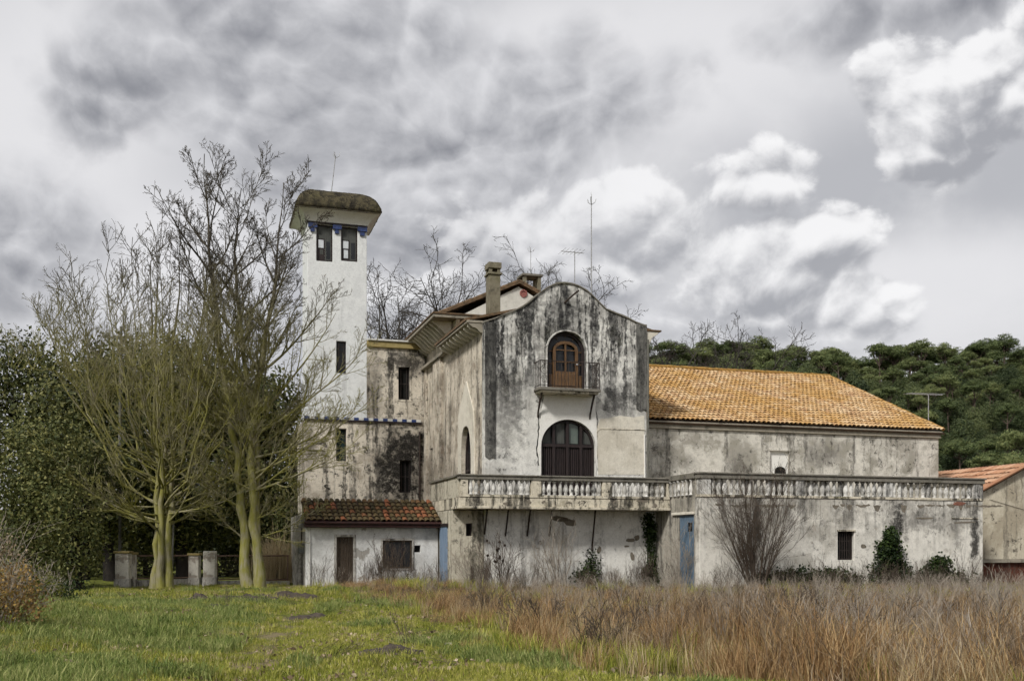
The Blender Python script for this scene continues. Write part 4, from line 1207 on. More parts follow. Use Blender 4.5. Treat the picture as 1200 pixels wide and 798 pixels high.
def rod(name, base, h, r, label, prongs=True, lean=(0, 0)):
    e = empty(name, base)
    tag(e, label, 'lightning rod')
    m_ = MB()
    tp_ = (lean[0], lean[1], h)
    m_.tube([(0, 0, 0), (tp_[0] * .5, tp_[1] * .5, h * .5), tp_], [r, r * .9, r * .7], 6)
    me = m_.mesh('mast'); me.materials.append(M['galv']); obj('mast', me, parent=e)
    m_ = MB()
    for k in range(3):
        a = k * 2.1 + .3
        m_.tube([(tp_[0], tp_[1], h * .93), (tp_[0] + .16 * math.cos(a), tp_[1] + .16 * math.sin(a), h * .93 + .12), (tp_[0] + .2 * math.cos(a), tp_[1] + .2 * math.sin(a), h * .93 + .26)], r * .6, 5)
    m_.tube([tp_, (tp_[0], tp_[1], h + .15)], [r * .7, .004], 5)
    me = m_.mesh('prong'); me.materials.append(M['galv']); obj('prong', me, parent=e)
    return e
p = wpt(cx - .15, cy, RT + .14)
rod('lightning_rod', p, (223 - 171) * p.y / 1200 - .3, .024, 'lightning rod on top of the white tower', lean=(.22, 0))
uu = U_(622, v2 + .4); p = wpt(uu, v2 + .4, z1 + .02)
rod('lightning_rod', p, Z_(294, uu, v2 + .4) - p.z, .018, 'short lightning rod on the open topped chimney')
uu = U_(693, .7); p = wpt(uu, .7, 10.9)
rod('lightning_rod', p, Z_(230, uu, .7) - 10.9, .026, 'tall lightning rod rising behind the curved gable')
def yagi(name, base, h, blen, nel, label, rz, boom_dz=0.0, el=.45):
    e = empty(name, base, rz); tag(e, label, 'antenna')
    m_ = MB().tube([(0, 0, 0), (0, 0, h)], .02, 6); me = m_.mesh('mast'); me.materials.append(M['galv']); obj('mast', me, parent=e)
    m_ = MB().tube([(-blen * .6, 0, h - .05), (blen * .4, 0, h - .05 + boom_dz)], .016, 5); me = m_.mesh('boom'); me.materials.append(M['galv']); obj('boom', me, parent=e)
    for i in range(nel):
        x = -blen * .6 + blen * (i + .3) / nel
        zz = h - .03 + boom_dz * (x + blen * .6) / blen
        m_ = MB().tube([(x, -el, zz), (x, el, zz)], .008, 4); me = m_.mesh('element'); me.materials.append(M['galv']); obj('element', me, parent=e)
    return e
uu = U_(673.5, 1.6); p = wpt(uu, 1.6, 10.9)
yagi('tv_antenna', p, Z_(294.5, uu, 1.6) - 10.9, 1.0, 6, 'thin television antenna behind the curved gable', TH)
va_ = V_(1088, BA1 + .22)
p = wpt(BA1 + .22, va_, 6.2)
yagi('tv_antenna', p, Z_(462, BA1 + .22, va_) - 6.2, 2.2, 12, 'television antenna with level boom beyond the barn end', TH + .1, .06, .30)
# ================================================================== LEAN-TO
LEV = 2.25
le = broot('lean_to', U_(357, LEV), LEV, 'low whitewashed lean-to with mossy tile roof and brown door', 'lean-to')
EU0, EU1 = U_(358.5, LEV), BU0 - .04
EZ0 = 2.62
dr = (U_(394.5, LEV), U_(414, LEV), -.1, Z_(629, -5, LEV))
wn = (U_(448.5, LEV), U_(483, LEV), Z_(666, -3, LEV), Z_(633, -3, LEV))
hl = (U_(485.5, LEV), U_(493, LEV), Z_(647, -3, LEV), Z_(639, -3, LEV))
MB().plate([rect(EU0, EU1, -.2, EZ0 - .24), rect(*dr), rect(*wn), rect(*hl)], FR(LEV), 0, .35).build('front_wall', M['leanto'], le, bevel=.02)
slit_window(le, FR(LEV), *hl, .2, M['dark'], frame=.03)
w_ = frame_plate(rect(*wn), rect(wn[0] + .07, wn[1] - .07, wn[2] + .07, wn[3] - .07), FR(LEV), .03, .14, 'window', M['woodgrey'], le, label='wide dark window')
MB().plate([rect(wn[0] + .06, wn[1] - .06, wn[2] + .06, wn[3] - .06)], FR(LEV), .12, .14).build('pane', M['glass'], w_)
for k in (1, 2):
    a = wn[0] + (wn[1] - wn[0]) * k / 3; MB().plate([rect(a - .03, a + .03, wn[2] + .06, wn[3] - .06)], FR(LEV), .06, .119).build('mullion', M['wooddark'], w_)
frame_plate(rect(wn[0] - .08, wn[1] + .08, wn[2] - .08, wn[3] + .08), rect(wn[0] - .003, wn[1] + .003, wn[2] - .003, wn[3] + .003), FR(LEV), -.03, .004, 'window_surround', M['greywall'], le, bevel=.008)
fd = frame_plate([(dr[0], 0), (dr[1], 0), (dr[1], dr[3]), (dr[0], dr[3])], [(dr[0] + .06, .02), (dr[1] - .06, .02), (dr[1] - .06, dr[3] - .06), (dr[0] + .06, dr[3] - .06)], FR(LEV), .02, .12, 'door', M['woodgrey'], le, label='brown plank door')
for k in range(5):
    a = dr[0] + .06 + (dr[1] - dr[0] - .12) * k / 5
    MB().plate([rect(a + .006, a + (dr[1] - dr[0] - .12) / 5 - .006, .02, dr[3] - .06)], FR(LEV), .08 + random.uniform(0, .01), .11).build('plank', M['woodgrey'], fd)
frame_plate(rect(dr[0] - .10, dr[1] + .10, -.12, dr[3] + .10), rect(dr[0] - .004, dr[1] + .004, -.11, dr[3] + .004), FR(LEV), -.025, .004, 'door_surround', M['greywall'], le, bevel=.01)
MB().box(EU0, EU0 + .35, LEV + .352, 9.0, -.2, 2.95).build('side_wall', M['greywall'], le, bevel=.03)
MB().box(EU0 + .352, EU1, LV - 6, LV - .01, 2.75, 2.95).build('flat_roof', M['conc'], le)
# stub of an old wall with a meter box on the left side
st_ = MB().box(EU0 - .30, EU0 - .004, LEV + 1.4, LEV + 2.2, -.1, 2.55).build('wall_stub', M['greywall'], le, bevel=.04)
MB().box(EU0 - .22, EU0 - .004, LEV + .5, LEV + .9, 1.35, 1.75).build('meter_box', M['greyboard'], le, bevel=.01)
MB().tube([(EU0 - .10, LEV + .7, 1.75), (EU0 - .10, LEV + .7, 2.35)], .025, 6).build('conduit', M['iron'], le)
MB().tube([(EU0 + .14, LEV - .04, .1), (EU0 + .14, LEV - .04, EZ0 - .25)], .035, 6).build('downpipe', M['clean'], le)
# eave beam and gutter
MB().box(EU0 - .06, EU1 + .02, LEV - .42, LEV + .30, EZ0 - .235, EZ0 - .10).build('eave_board', M['lintel'], le, bevel=.01)
MB().tube([(EU0 - .1, LEV - .45, EZ0 - .06), (EU1 + .05, LEV - .45, EZ0 - .07)], .055, 8).build('gutter', M['lintel'], le)
LA = math.atan2(.92, 2.0)
def le_fn(a, b, h):
    return (EU0 - .05 + a, LEV - .45 + b * math.cos(LA) - h * math.sin(LA), EZ0 - .03 + b * math.sin(LA) + h * math.cos(LA))
LL = math.hypot(2.0, .92)
wl = EU1 - EU0 + .08
dk_ = MB()
cs = [le_fn(0, 0, -.08), le_fn(wl, 0, -.08), le_fn(wl, LL, -.08), le_fn(0, LL, -.08), le_fn(0, 0, .0), le_fn(wl, 0, .0), le_fn(wl, LL, .0), le_fn(0, LL, .0)]
dk_.add(cs, [(3, 2, 1, 0), (4, 5, 6, 7), (0, 1, 5, 4), (1, 2, 6, 5), (2, 3, 7, 6), (3, 0, 4, 7)])
deck_o = dk_.build('roof_deck', M['lintel'], le)
MB().plate([[(LEV + .36, 2.4), (LEV + 1.5, 2.4), (LEV + 1.5, 3.4), (LEV + .36, 2.85)]], LF(EU0), 0, .3).build('gable_cheek', M['greywall'], le)
MB().box(EU0 + .0, EU1, LEV + 1.42, LEV + 1.62, 2.95, 3.45).build('back_wall', M['greywall'], le)
# single tiles
def one_tile(wa, lb, r):
    m_ = MB(); K = 6
    vs_ = []
    for (b, rad, lf_) in ((0, r, .055), (lb * 1.18, r * .8, .012)):
        for k in range(K + 1):
            t = PI * k / K
            vs_.append((rad * math.cos(t), b, lf_ + rad * .72 * math.sin(t)))
        for k in range(K + 1):
            t = PI * k / K
            vs_.append(((rad - .02) * math.cos(t), b, lf_ + (rad - .02) * .72 * math.sin(t)))
    n1 = K + 1; fs = []
    for k in range(K):
        fs.append((k, k + 1, 2 * n1 + k + 1, 2 * n1 + k))
        fs.append((k, n1 + k, n1 + k + 1, k + 1))
    m_.add(vs_, fs)
    me = m_.mesh('roof_tile', normals=False); me.materials.append(M['leantile'])
    return me
NC, NR = 24, 6
tmesh = one_tile(wl / NC, LL / NR, wl / NC * .48)
off = OFF[le.name]
for i in range(NC):
    for j in range(NR):
        p = le_fn((i + .5) * wl / NC + random.uniform(-.012, .012), j * LL / NR + random.uniform(-.02, .02), 0)
        o = bpy.data.objects.new('roof_tile', tmesh); COL.objects.link(o); o.parent = deck_o
        o.location = (p[0] - off[0], p[1] - off[1], p[2] - off[2])
        o.rotation_euler = (LA, 0, R(random.uniform(-2, 2)))

# ================================================================== OUTBUILDING on the right
OV = -1.2
oc = U_(1207, OV)
OU0 = U_(1146, OV)
ob = broot('outbuilding', OU0, OV, 'rendered outbuilding with orange tile roof beside the terrace', 'building')
OZ0 = Z_(577, OU0, OV); OZ1 = Z_(545, oc, OV)
OU1 = 2 * oc - OU0
OL = Z_(655, OU0 + .5, OV)
MB().plate([[(OU0, OL), (OU1, OL), (OU1, OZ0), (oc, OZ1), (OU0, OZ0)]], FR(OV), 0, .35).build('gable_wall', M['outb'], ob, bevel=.02)
MB().box(OU0, OU1, OV - .05, OV + .34, OL - .16, OL - .002).build('lintel', M['conc'], ob, bevel=.01)
for k in range(20):
    a = OU0 + .3 + k * (OU1 - OU0 - .6) / 20
    MB().box(a, a + (OU1 - OU0 - .6) / 20 - .01, OV + .12 + (k % 2) * .02, OV + .16 + (k % 2) * .02, -.3, OL - .162).build('sheet', M['rust'], ob)
MB().box(OU0, OU0 + .29, OV + .01, OV + .33, -.3, OL - .165).build('pier', M['outb'], ob)
MB().box(OU1 - .29, OU1, OV + .01, OV + .33, -.3, OL - .165).build('pier', M['outb'], ob)
MB().box(OU0, OU0 + .35, OV + .352, OV + 12, -.3, OZ0 - .02).build('side_wall', M['outb'], ob)
MB().box(OU1 - .35, OU1, OV + .352, OV + 12, -.3, OZ0 - .02).build('side_wall', M['outb'], ob)
MB().box(OU0 + .352, OU1 - .352, OV + 11.6, OV + 12, -.3, OZ0 - .02).build('rear_wall', M['outb'], ob)
OA = math.atan2(OZ1 - OZ0, oc - OU0)
OLn = math.hypot(OZ1 - OZ0, oc - OU0) + .35
MB().plate([[(OU0 - .31, OZ0 - .18), (oc, OZ1 + .02), (OU1 + .31, OZ0 - .18), (OU1 + .31, OZ0 - .10), (oc, OZ1 + .10), (OU0 - .31, OZ0 - .10)]], FR(OV), -.22, 12.2).build('roof_deck', M['pan'], ob)
def ob_fn(a, b, h):
    return (OU0 - .32 + b * math.cos(OA) - h * math.sin(OA), OV - .22 + a, OZ0 - .10 + b * math.sin(OA) + h * math.cos(OA) + .01)
tile_field(ob_fn, 56, 6, 12.3 / 56, OLn / 6, M['outtile'], 'roof_tiles', ob, jit=.015, r=12.3 / 56 * .47)
MB().tube([(OU0 - .30, OV - .2, OZ0 - .05), (oc, OV - .2, OZ1 + .15)], .08, 6).build('verge', M['outtile'], ob)
MB().tube([(OU0 + .6, OV - .03, OZ0 - .3), (oc - .3, OV - .03, OZ0 - .75), (OU1, OV - .03, OZ0 - 1.2)], .010, 4).build('cable', M['iron'], ob)

# ================================================================== VEGETATION HELPERS
class TreeB:
    """collects tapered tubes; rings are made in one go per size"""
    def __init__(self):
        self.g = {}
    def tube(self, pts, rad, k):
        P, Rr = self.g.setdefault((len(pts), k), ([], []))
        P.append([tuple(p) for p in pts]); Rr.append(list(rad))
    def mesh(self, name, mat):
        Vs = []; Fs = []; n0 = 0
        for (m, k), (P, Rr) in self.g.items():
            P = np.array(P, float); Rr = np.array(Rr, float)
            T = np.gradient(P, axis=1)
            T /= (np.linalg.norm(T, axis=2, keepdims=True) + 1e-9)
            ref = np.where((np.abs(T[:, :1, 2:]) < .8), np.array([.31, .27, .91]), np.array([1., .1, 0.]))
            S = np.cross(T, np.broadcast_to(ref, T.shape)); S /= (np.linalg.norm(S, axis=2, keepdims=True) + 1e-9)
            Wv = np.cross(T, S)
            an = np.arange(k) * 2 * PI / k
            ring = P[:, :, None, :] + Rr[:, :, None, None] * (S[:, :, None, :] * np.cos(an)[None, None, :, None] + Wv[:, :, None, :] * np.sin(an)[None, None, :, None])
            N = len(P)
            Vs.append(ring.reshape(-1, 3))
            i, j = np.meshgrid(np.arange(m - 1), np.arange(k), indexing='ij')
            a = i * k + j; b = i * k + (j + 1) % k
            q = np.stack([a, b, b + k, a + k], -1).reshape(1, -1, 4) + (np.arange(N) * m * k)[:, None, None]
            Fs.append(q.reshape(-1, 4) + n0)
            n0 += N * m * k
        return np_mesh(name, np.concatenate(Vs), np.concatenate(Fs), mat, smooth=True)

def rvec(r):
    return np.array([r.gauss(0, 1), r.gauss(0, 1), r.gauss(0, 1)])
def branch_path(r, p, d, L, n, wander, up):
    x, y, z = float(p[0]), float(p[1]), float(p[2])
    a, b, c = float(d[0]), float(d[1]), float(d[2])
    q = 1 / math.sqrt(a * a + b * b + c * c); a *= q; b *= q; c *= q
    pts = [np.array((x, y, z))]
    s = L / n; g = r.gauss
    for i in range(n):
        a += g(0, wander); b += g(0, wander); c += g(0, wander) + up
        q = 1 / math.sqrt(a * a + b * b + c * c); a *= q; b *= q; c *= q
        x += a * s; y += b * s; z += c * s
        pts.append(np.array((x, y, z)))
    return pts
def grow(tb, r, p, d, L, r0, level, spec, tips=None):
    """spec[level] = (segments, wander, up, children, child_len, child_angle, start, sides, rmin)"""
    n, wander, up, kids, clen, cang, st, sides, rmin = spec[level]
    pts = branch_path(r, p, d, L, n, wander, up)
    rad = [max(rmin, r0 * (1 - .85 * i / n)) for i in range(n + 1)]
    rad[-1] = rmin * .7
    tb.tube(pts, rad, sides)
    if level + 1 < len(spec):
        kk = max(1, int(kids * r.uniform(.75, 1.25)))
        for c in range(kk):
            t = st + (1 - st) * (c + r.uniform(.1, .9)) / kk
            f = t * n; i = min(int(f), n - 1)
            p0, p1 = pts[i], pts[i + 1]
            ax, ay, az = float(p1[0] - p0[0]), float(p1[1] - p0[1]), float(p1[2] - p0[2])
            k = f - i
            q = (p0[0] + ax * k, p0[1] + ay * k, p0[2] + az * k)
            l = 1 / math.sqrt(ax * ax + ay * ay + az * az + 1e-12); ax *= l; ay *= l; az *= l
            gx, gy, gz_ = r.gauss(0, 1), r.gauss(0, 1), r.gauss(0, 1)
            sx, sy, sz = ay * gz_ - az * gy, az * gx - ax * gz_, ax * gy - ay * gx
            l = 1 / math.sqrt(sx * sx + sy * sy + sz * sz + 1e-12)
            an = R(cang) * r.uniform(.65, 1.3); ca, sa = math.cos(an), math.sin(an) * l
            grow(tb, r, q, (ax * ca + sx * sa, ay * ca + sy * sa, az * ca + sz * sa), L * clen * (1.15 - .65 * t) * r.uniform(.7, 1.25), max(rmin, rad[i] * .62), level + 1, spec, tips)
    elif tips is not None:
        tips.append(pts[-1])

def leaf_cloud(C, n_per, spread, size, r, up=0.3, aspect=.55, out=None, loose=.6):
    """C (m,3) clump centres -> diamonds; out (m,3): leaves face that way, loosely"""
    m = len(C)
    N = m * n_per
    c = np.repeat(C, n_per, axis=0) + r.normal(0, 1, (N, 3)) * np.asarray(spread)
    a = r.normal(0, 1, (N, 3)); a[:, 2] += up
    if out is not None:
        o = np.repeat(out, n_per, axis=0) + r.normal(0, loose, (N, 3))
        o /= np.linalg.norm(o, axis=1, keepdims=True)
        a -= o * np.sum(a * o, axis=1, keepdims=True)
    a /= (np.linalg.norm(a, axis=1, keepdims=True) + 1e-9)
    b = np.cross(a, o if out is not None else r.normal(0, 1, (N, 3))); b /= (np.linalg.norm(b, axis=1, keepdims=True) + 1e-9)
    s = (size * r.uniform(.6, 1.4, N))[:, None]
    V = np.stack([c - a * s * .5, c + b * s * aspect * .5, c + a * s * .5, c - b * s * aspect * .5], 1).reshape(-1, 3)
    F = np.arange(N * 4).reshape(-1, 4)
    return V, F
def blob_clumps(r, lobes, n, shell=.55, normals=False):
    """clump centres inside a union of ellipsoids (cx,cy,cz,rx,ry,rz), mostly near their surface"""
    w = np.array([l[3] * l[4] + l[4] * l[5] + l[3] * l[5] for l in lobes]); w = w / w.sum()
    idx = r.choice(len(lobes), n, p=w)
    Lb = np.array(lobes)[idx]
    d = r.normal(0, 1, (n, 3)); d /= np.linalg.norm(d, axis=1, keepdims=True)
    rad = (shell + (1 - shell) * r.uniform(0, 1, n) ** .6) * r.uniform(.86, 1.08, n)
    C = Lb[:, :3] + d * Lb[:, 3:] * rad[:, None]
    if normals:
        nn = d / Lb[:, 3:]; nn /= np.linalg.norm(nn, axis=1, keepdims=True)
        return C, nn
    return C

def lobed_crown(r, n, cx, cy, cz, rx, ry, rz, lo=.34, hi=.55):
    out = [(cx, cy, cz, rx * .72, ry * .72, rz * .72)]
    for i in range(n):
        d = r.normal(0, 1, 3); d /= np.linalg.norm(d)
        if d[2] < -.5: d[2] = -d[2]
        k = r.uniform(lo, hi); q = r.uniform(.55, .85)
        out.append((cx + d[0] * rx * q, cy + d[1] * ry * q, cz + d[2] * rz * q, rx * k, ry * k, rz * k * .9))
    return out

def evergreen(name, base, lobes, nclump, nleaf, spread, size, mat, trunks, label, cat='tree', group=None, seed=0, barkmat=None, shell=.5):
    r = np.random.default_rng(100 + seed)
    e = empty(name, base); tag(e, label, cat, group)
    C, nn = blob_clumps(r, lobes, nclump, shell, True)
    C[:, 2] = np.maximum(C[:, 2], .15)
    V, F = leaf_cloud(C, nleaf, spread, size, r, out=nn)
    obj('crown', np_mesh('crown', V, F, mat), parent=e)
    tb = TreeB(); rr = random.Random(seed)
    for (x, y, h, rad) in trunks:
        pts = branch_path(rr, (x, y, -.1), (rr.uniform(-.1, .1), rr.uniform(-.1, .1), 1), h, 7, .06, .02)
        tb.tube(pts, [rad * (1.25 if i == 0 else 1 - .5 * i / 7) for i in range(8)], 8)
        for k in range(7):
            i = 3 + k % 4
            d = rvec(rr); d[2] = abs(d[2]) * .6 + .3
            q = branch_path(rr, pts[i], d, h * .5, 5, .15, .05)
            tb.tube(q, [rad * .4 * (1 - .8 * j / 5) for j in range(6)], 5)
    obj('trunk', tb.mesh('trunk', barkmat or M['barkdark']), parent=e)
    return e

# ================================================================== HILL with pines and oaks
def hill_h(x, y):
    x = np.asarray(x, float); y = np.asarray(y, float)
    prof = np.clip((y - 105) / 150.0, 0, 1); prof = prof * prof * (3 - 2 * prof)
    side = .26 + .74 / (1 + np.exp(-(x + 18) / 11.0))
    crest = 39.2 + .8 * np.sin(x / 19.0 + 1.0) + .8 * np.sin(x / 7.7) + 0.5 * np.clip((95 - x) / 40.0, 0, 1)
    back = np.clip(1 - (y - 275) / 260.0, .0, 1)
    return prof * side * crest * back - .4
def build_hill():
    xs = np.arange(-160, 321, 8.0); ys = np.arange(96, 560, 8.0)
    X, Y = np.meshgrid(xs, ys)
    Z = hill_h(X, Y) * np.clip((X + 160) / 40, 0, 1) * np.clip((320 - X) / 40, 0, 1)
    Z = np.where(Y > 545, -.5, Z)
    V = np.stack([X.ravel(), Y.ravel(), Z.ravel()], 1)
    nx = len(xs); i, j = np.meshgrid(np.arange(nx - 1), np.arange(len(ys) - 1))
    a = (j * nx + i).ravel()
    m, nt = new_mat('forest_floor')
    P = nt.n('ShaderNodeNewGeometry', out=None).outputs['Position']
    n = nt.noise(P, .12, 8, .7)
    finish(nt, nt.mix(nt.ss(n, .35, .65), (.022, .030, .012), (.040, .044, .018)), .95, n, .5, .8, .1)
    h = obj('hill', np_mesh('hill', V, np.stack([a, a + 1, a + nx + 1, a + nx], 1), m, smooth=True))
    h['kind'] = 'structure'
build_hill()

def pine_proto(seed):
    r = np.random.default_rng(seed); rr = random.Random(seed)
    H = 11.0
    tb = TreeB()
    lean = rr.uniform(-.08, .08)
    pts = branch_path(rr, (0, 0, -.5), (lean, rr.uniform(-.06, .06), 1), H * .80, 7, .035, .01)
    tb.tube(pts, [.24 * (1 - .55 * i / 7) for i in range(8)], 6)
    lobes = []
    top = pts[-1]
    n = rr.randint(7, 10)
    for k in range(n):
        a = k * 2.4 + rr.uniform(-.4, .4); q = rr.uniform(1.0, 2.9)
        c = top + np.array([math.cos(a) * q, math.sin(a) * q, rr.uniform(.4, 1.7) - q * .28])
        i = rr.choice([5, 6, 7])
        mid = (pts[i] + c) / 2 + np.array([0, 0, -.3])
        tb.tube([pts[i], mid, c], [.12, .08, .03], 4)
        lobes.append((c[0], c[1], c[2], rr.uniform(1.0, 1.6), rr.uniform(1.0, 1.6), rr.uniform(.55, .85)))
    lobes.append((top[0], top[1], top[2] + 1.5, 1.7, 1.7, 1.0))
    C, nn = blob_clumps(r, lobes, 560, .6, True)
    V, F = leaf_cloud(C, 10, (.20, .20, .11), .29, r, up=.9, aspect=.45, out=nn, loose=.45)
    return tb.mesh('trunk', M['barkpine']), np_mesh('crown', V, F, M['hillpine'])
def oak_proto(seed):
    r = np.random.default_rng(seed); rr = random.Random(seed)
    tb = TreeB()
    pts = branch_path(rr, (0, 0, -.5), (.05, 0, 1), 4.5, 5, .08, .02)
    tb.tube(pts, [.22 * (1 - .5 * i / 5) for i in range(6)], 6)
    lobes = lobed_crown(r, 9, 0, 0, 4.6, 3.1, 3.1, 3.6)
    C, nn = blob_clumps(r, lobes, 620, .6, True)
    V, F = leaf_cloud(C, 10, .22, .28, r, up=.5, out=nn, loose=.45)
    return tb.mesh('trunk', M['barkpine']), np_mesh('crown', V, F, M['hilloak'])
def hill_trees():
    pines = [pine_proto(500 + i) for i in range(5)]
    oaks = [oak_proto(600 + i) for i in range(4)]
    r = random.Random(4)
    pts = []
    tries = 0
    while len(pts) < 570 and tries < 90000:
        tries += 1
        y = r.uniform(125, 268); px = r.uniform(735, 1260)
        if r.random() > (y / 268) ** 1.0: continue
        x = (px - 600) * y / 1200
        z = float(hill_h(x, y))
        py = 638 - (z + 9 - EYE) * 1200 / y
        if px < 1100 and py > 505: continue
        if py > 560: continue
        md = 3.4 if y < 215 else 3.1
        if any((x - a) ** 2 + (y - b) ** 2 < md * md for a, b in pts): continue
        pts.append((x, y))
    for (x, y) in pts:
        z = float(hill_h(x, y))
        crest = y > 235
        pine = r.random() < (.76 if crest else .33)
        if pine:
            tr, cr = r.choice(pines); s = r.uniform(.58, .90) * (1.25 if crest else .95)
            e = empty('umbrella_pine', (x, y, z)); tag(e, 'umbrella pine with flat crown and bare trunk on the wooded hill', 'tree', 'umbrella pines on the hill')
        else:
            tr, cr = r.choice(oaks); s = r.uniform(.42, .82)
            e = empty('evergreen_oak', (x, y, z)); tag(e, 'round dark evergreen oak among the pines on the hill', 'tree', 'evergreen oaks on the hill')
        e.rotation_euler = (0, 0, r.uniform(0, 6.28)); e.scale = (s * r.uniform(.9, 1.1), s * r.uniform(.9, 1.1), s * r.uniform(.92, 1.12))
        obj('trunk', tr, parent=e); obj('crown', cr, parent=e)
hill_trees()
def hill_undergrowth():
    r = np.random.default_rng(77)
    n = 22000
    y = r.uniform(118, 275, n); px = np.where(r.uniform(0, 1, n) < .42, r.uniform(700, 1270, n), r.uniform(1270, 1750, n))
    x = (px - 600) * y / 1200
    h = .6 + 2.6 * r.uniform(0, 1, n) ** 1.5 + np.where(px > 1270, 5.5 * r.uniform(0, 1, n) ** 2 * (.5 + .5 * np.sin(x * .9) * np.sin(y * .8)), 0)
    C = np.stack([x, y, hill_h(x, y) + h], 1)
    nn = np.tile(np.array([0, -.55, .8]), (n, 1)) + r.normal(0, .35, (n, 3))
    V, F = leaf_cloud(C, 4, (.7, .7, .45), .62, r, out=nn, loose=.5)
    o = obj('hill_undergrowth', np_mesh('hill_undergrowth', V, F, M['hilloak'])); tag(o, 'dark evergreen undergrowth filling the wooded hill', 'undergrowth', None, 'stuff')
hill_undergrowth()

# ================================================================== BARE TREES
def near_tree(name, px, Y, label, seed, stems, limbs, spec, group=None, shoots=()):
    b = at(px, 638, Y); g = gpt(b.x, Y)
    e = empty(name, g); tag(e, label, 'tree', group)
    r = random.Random(seed)
    tt = TreeB(); tips = []; lb = TreeB()
    axes = []
    for (pts, rad) in stems:
        pts = [np.array(p, float) for p in pts]
        # refine with slight wobble
        Pn = []
        for i in range(len(pts) - 1):
            for k in range(4):
                Pn.append(pts[i] + (pts[i + 1] - pts[i]) * k / 4 + rvec(r) * np.array([.045, .045, .02]))
        Pn.append(pts[-1])
        n = len(Pn)
        rr_ = [max(.016, rad * (1 - i / (n - 1)) ** .85 * r.uniform(.84, 1.06)) for i in range(n)]
        rr_[0] *= 1.35; rr_[1] *= 1.1
        tt.tube(Pn, rr_, 9)
        axes.append((Pn, rr_))
    for (pts, rad) in shoots:
        pts = [np.array(p, float) for p in pts]
        Pn = []
        for i in range(len(pts) - 1):
            for k in range(3):
                Pn.append(pts[i] + (pts[i + 1] - pts[i]) * k / 3 + rvec(r) * .05)
        Pn.append(pts[-1]); n = len(Pn)
        rr_ = [max(.011, rad * (1 - .9 * i / (n - 1))) for i in range(n)]
        lb.tube(Pn, rr_, 5)
        for c in range(15):
            f = r.uniform(.30, .98) * (n - 1); i = min(int(f), n - 2)
            q = Pn[i] + (Pn[i + 1] - Pn[i]) * (f - i)
            az = r.uniform(0, 6.28); el = R(r.uniform(38, 66))
            grow(lb, r, q, (math.cos(az) * math.cos(el), math.sin(az) * math.cos(el), math.sin(el)), r.uniform(.9, 2.3) * (1.1 - .5 * f / (n - 1)), .014, 1, spec, tips)
    for L in limbs:
        si, t, az, elv, ln, rad = L
        Pn, rr_ = axes[si]
        i = min(int(t * (len(Pn) - 1)), len(Pn) - 2)
        d = (math.cos(az) * math.cos(elv), math.sin(az) * math.cos(elv), math.sin(elv))
        grow(lb, r, Pn[i], d, ln, min(rad, rr_[i] * .8), 0, spec, tips)
    obj('trunk', tt.mesh('trunk', M['barkmoss']), parent=e)
    obj('crown', lb.mesh('crown', M['barkmoss']), parent=e)
    return e, tips, lb

# spec rows: segments, wander, up, kids, child length, child angle, start, sides, rmin
SPEC1 = [(10, .05, .085, 13, .27, 33, .26, 5, .012), (5, .10, .05, 5, .48, 36, .25, 4, .0085), (4, .14, .05, 3, .5, 36, .3, 3, .0072), (3, .16, .04, 0, 0, 0, 0, 3, .0062)]
def tree_one():
    r = random.Random(31)
    stems = [([(-.22, 0, 0), (-.20, 0, 2.2), (-.16, .05, 4.5), (-.35, .1, 8.0), (-.5, .2, 12.4)], .165),
             ([(.18, .06, 0), (.22, .05, 2.5), (.30, .1, 5.0), (.45, .0, 9.0), (.75, -.1, 13.4)], .17),
             ([(-.02, -.12, 0), (0, -.15, 2.5), (.08, -.2, 5.2), (-.1, -.4, 9), (.1, -.5, 12.8)], .14),
             ([(.02, .3, 0), (.05, .35, 3.0), (.45, .5, 6.5), (1.2, .7, 10), (1.7, .8, 13.0)], .13)]
    limbs = []
    # low spreading fan
    for i in range(20):
        az = i * 2.399 + r.uniform(-.3, .3)
        limbs.append((r.randrange(4), r.uniform(.24, .38), az, R(r.uniform(-8, 26)), r.uniform(3.8, 5.4), .045))
    # shoots that leave sideways and turn straight up
    shoots = []
    for i in range(58):
        az = i * 2.399 + r.uniform(-.4, .4)
        q = 4.9 * math.sqrt((i + .5) / 58) * r.uniform(.85, 1.1)
        top = 14.2 * math.sqrt(max(.05, 1 - (q / 6.4) ** 2)) * r.uniform(.90, 1.02)
        z0 = r.uniform(3.0, 5.8)
        x0, y0 = r.uniform(-.2, .3), r.uniform(-.15, .3)
        c, s_ = math.cos(az), math.sin(az)
        zb = z0 + .9 + q * .45
        shoots.append(([(x0, y0, z0), (x0 + c * q * .40, y0 + s_ * q * .40, z0 + .25 + q * .12), (x0 + c * q * .72, y0 + s_ * q * .72, zb), (x0 + c * q * .86, y0 + s_ * q * .86, zb + (top - zb) * .35),
                        (x0 + c * q * .95, y0 + s_ * q * .95, zb + (top - zb) * .7), (x0 + c * q * 1.02, y0 + s_ * q * 1.02, top)], r.uniform(.028, .050)))
    return near_tree('poplar', 190, 38.6, 'mossy bare tree with many upright shoots, left of the paired trunks', 11, stems, limbs, SPEC1, None, shoots)
tree_one()
SPEC2 = [(9, .04, .05, 11, .40, 36, .20, 5, .012), (6, .075, .05, 7, .46, 38, .18, 4, .0085), (4, .14, .05, 5, .5, 36, .3, 3, .0070), (3, .17, .04, 0, 0, 0, 0, 3, .0062)]
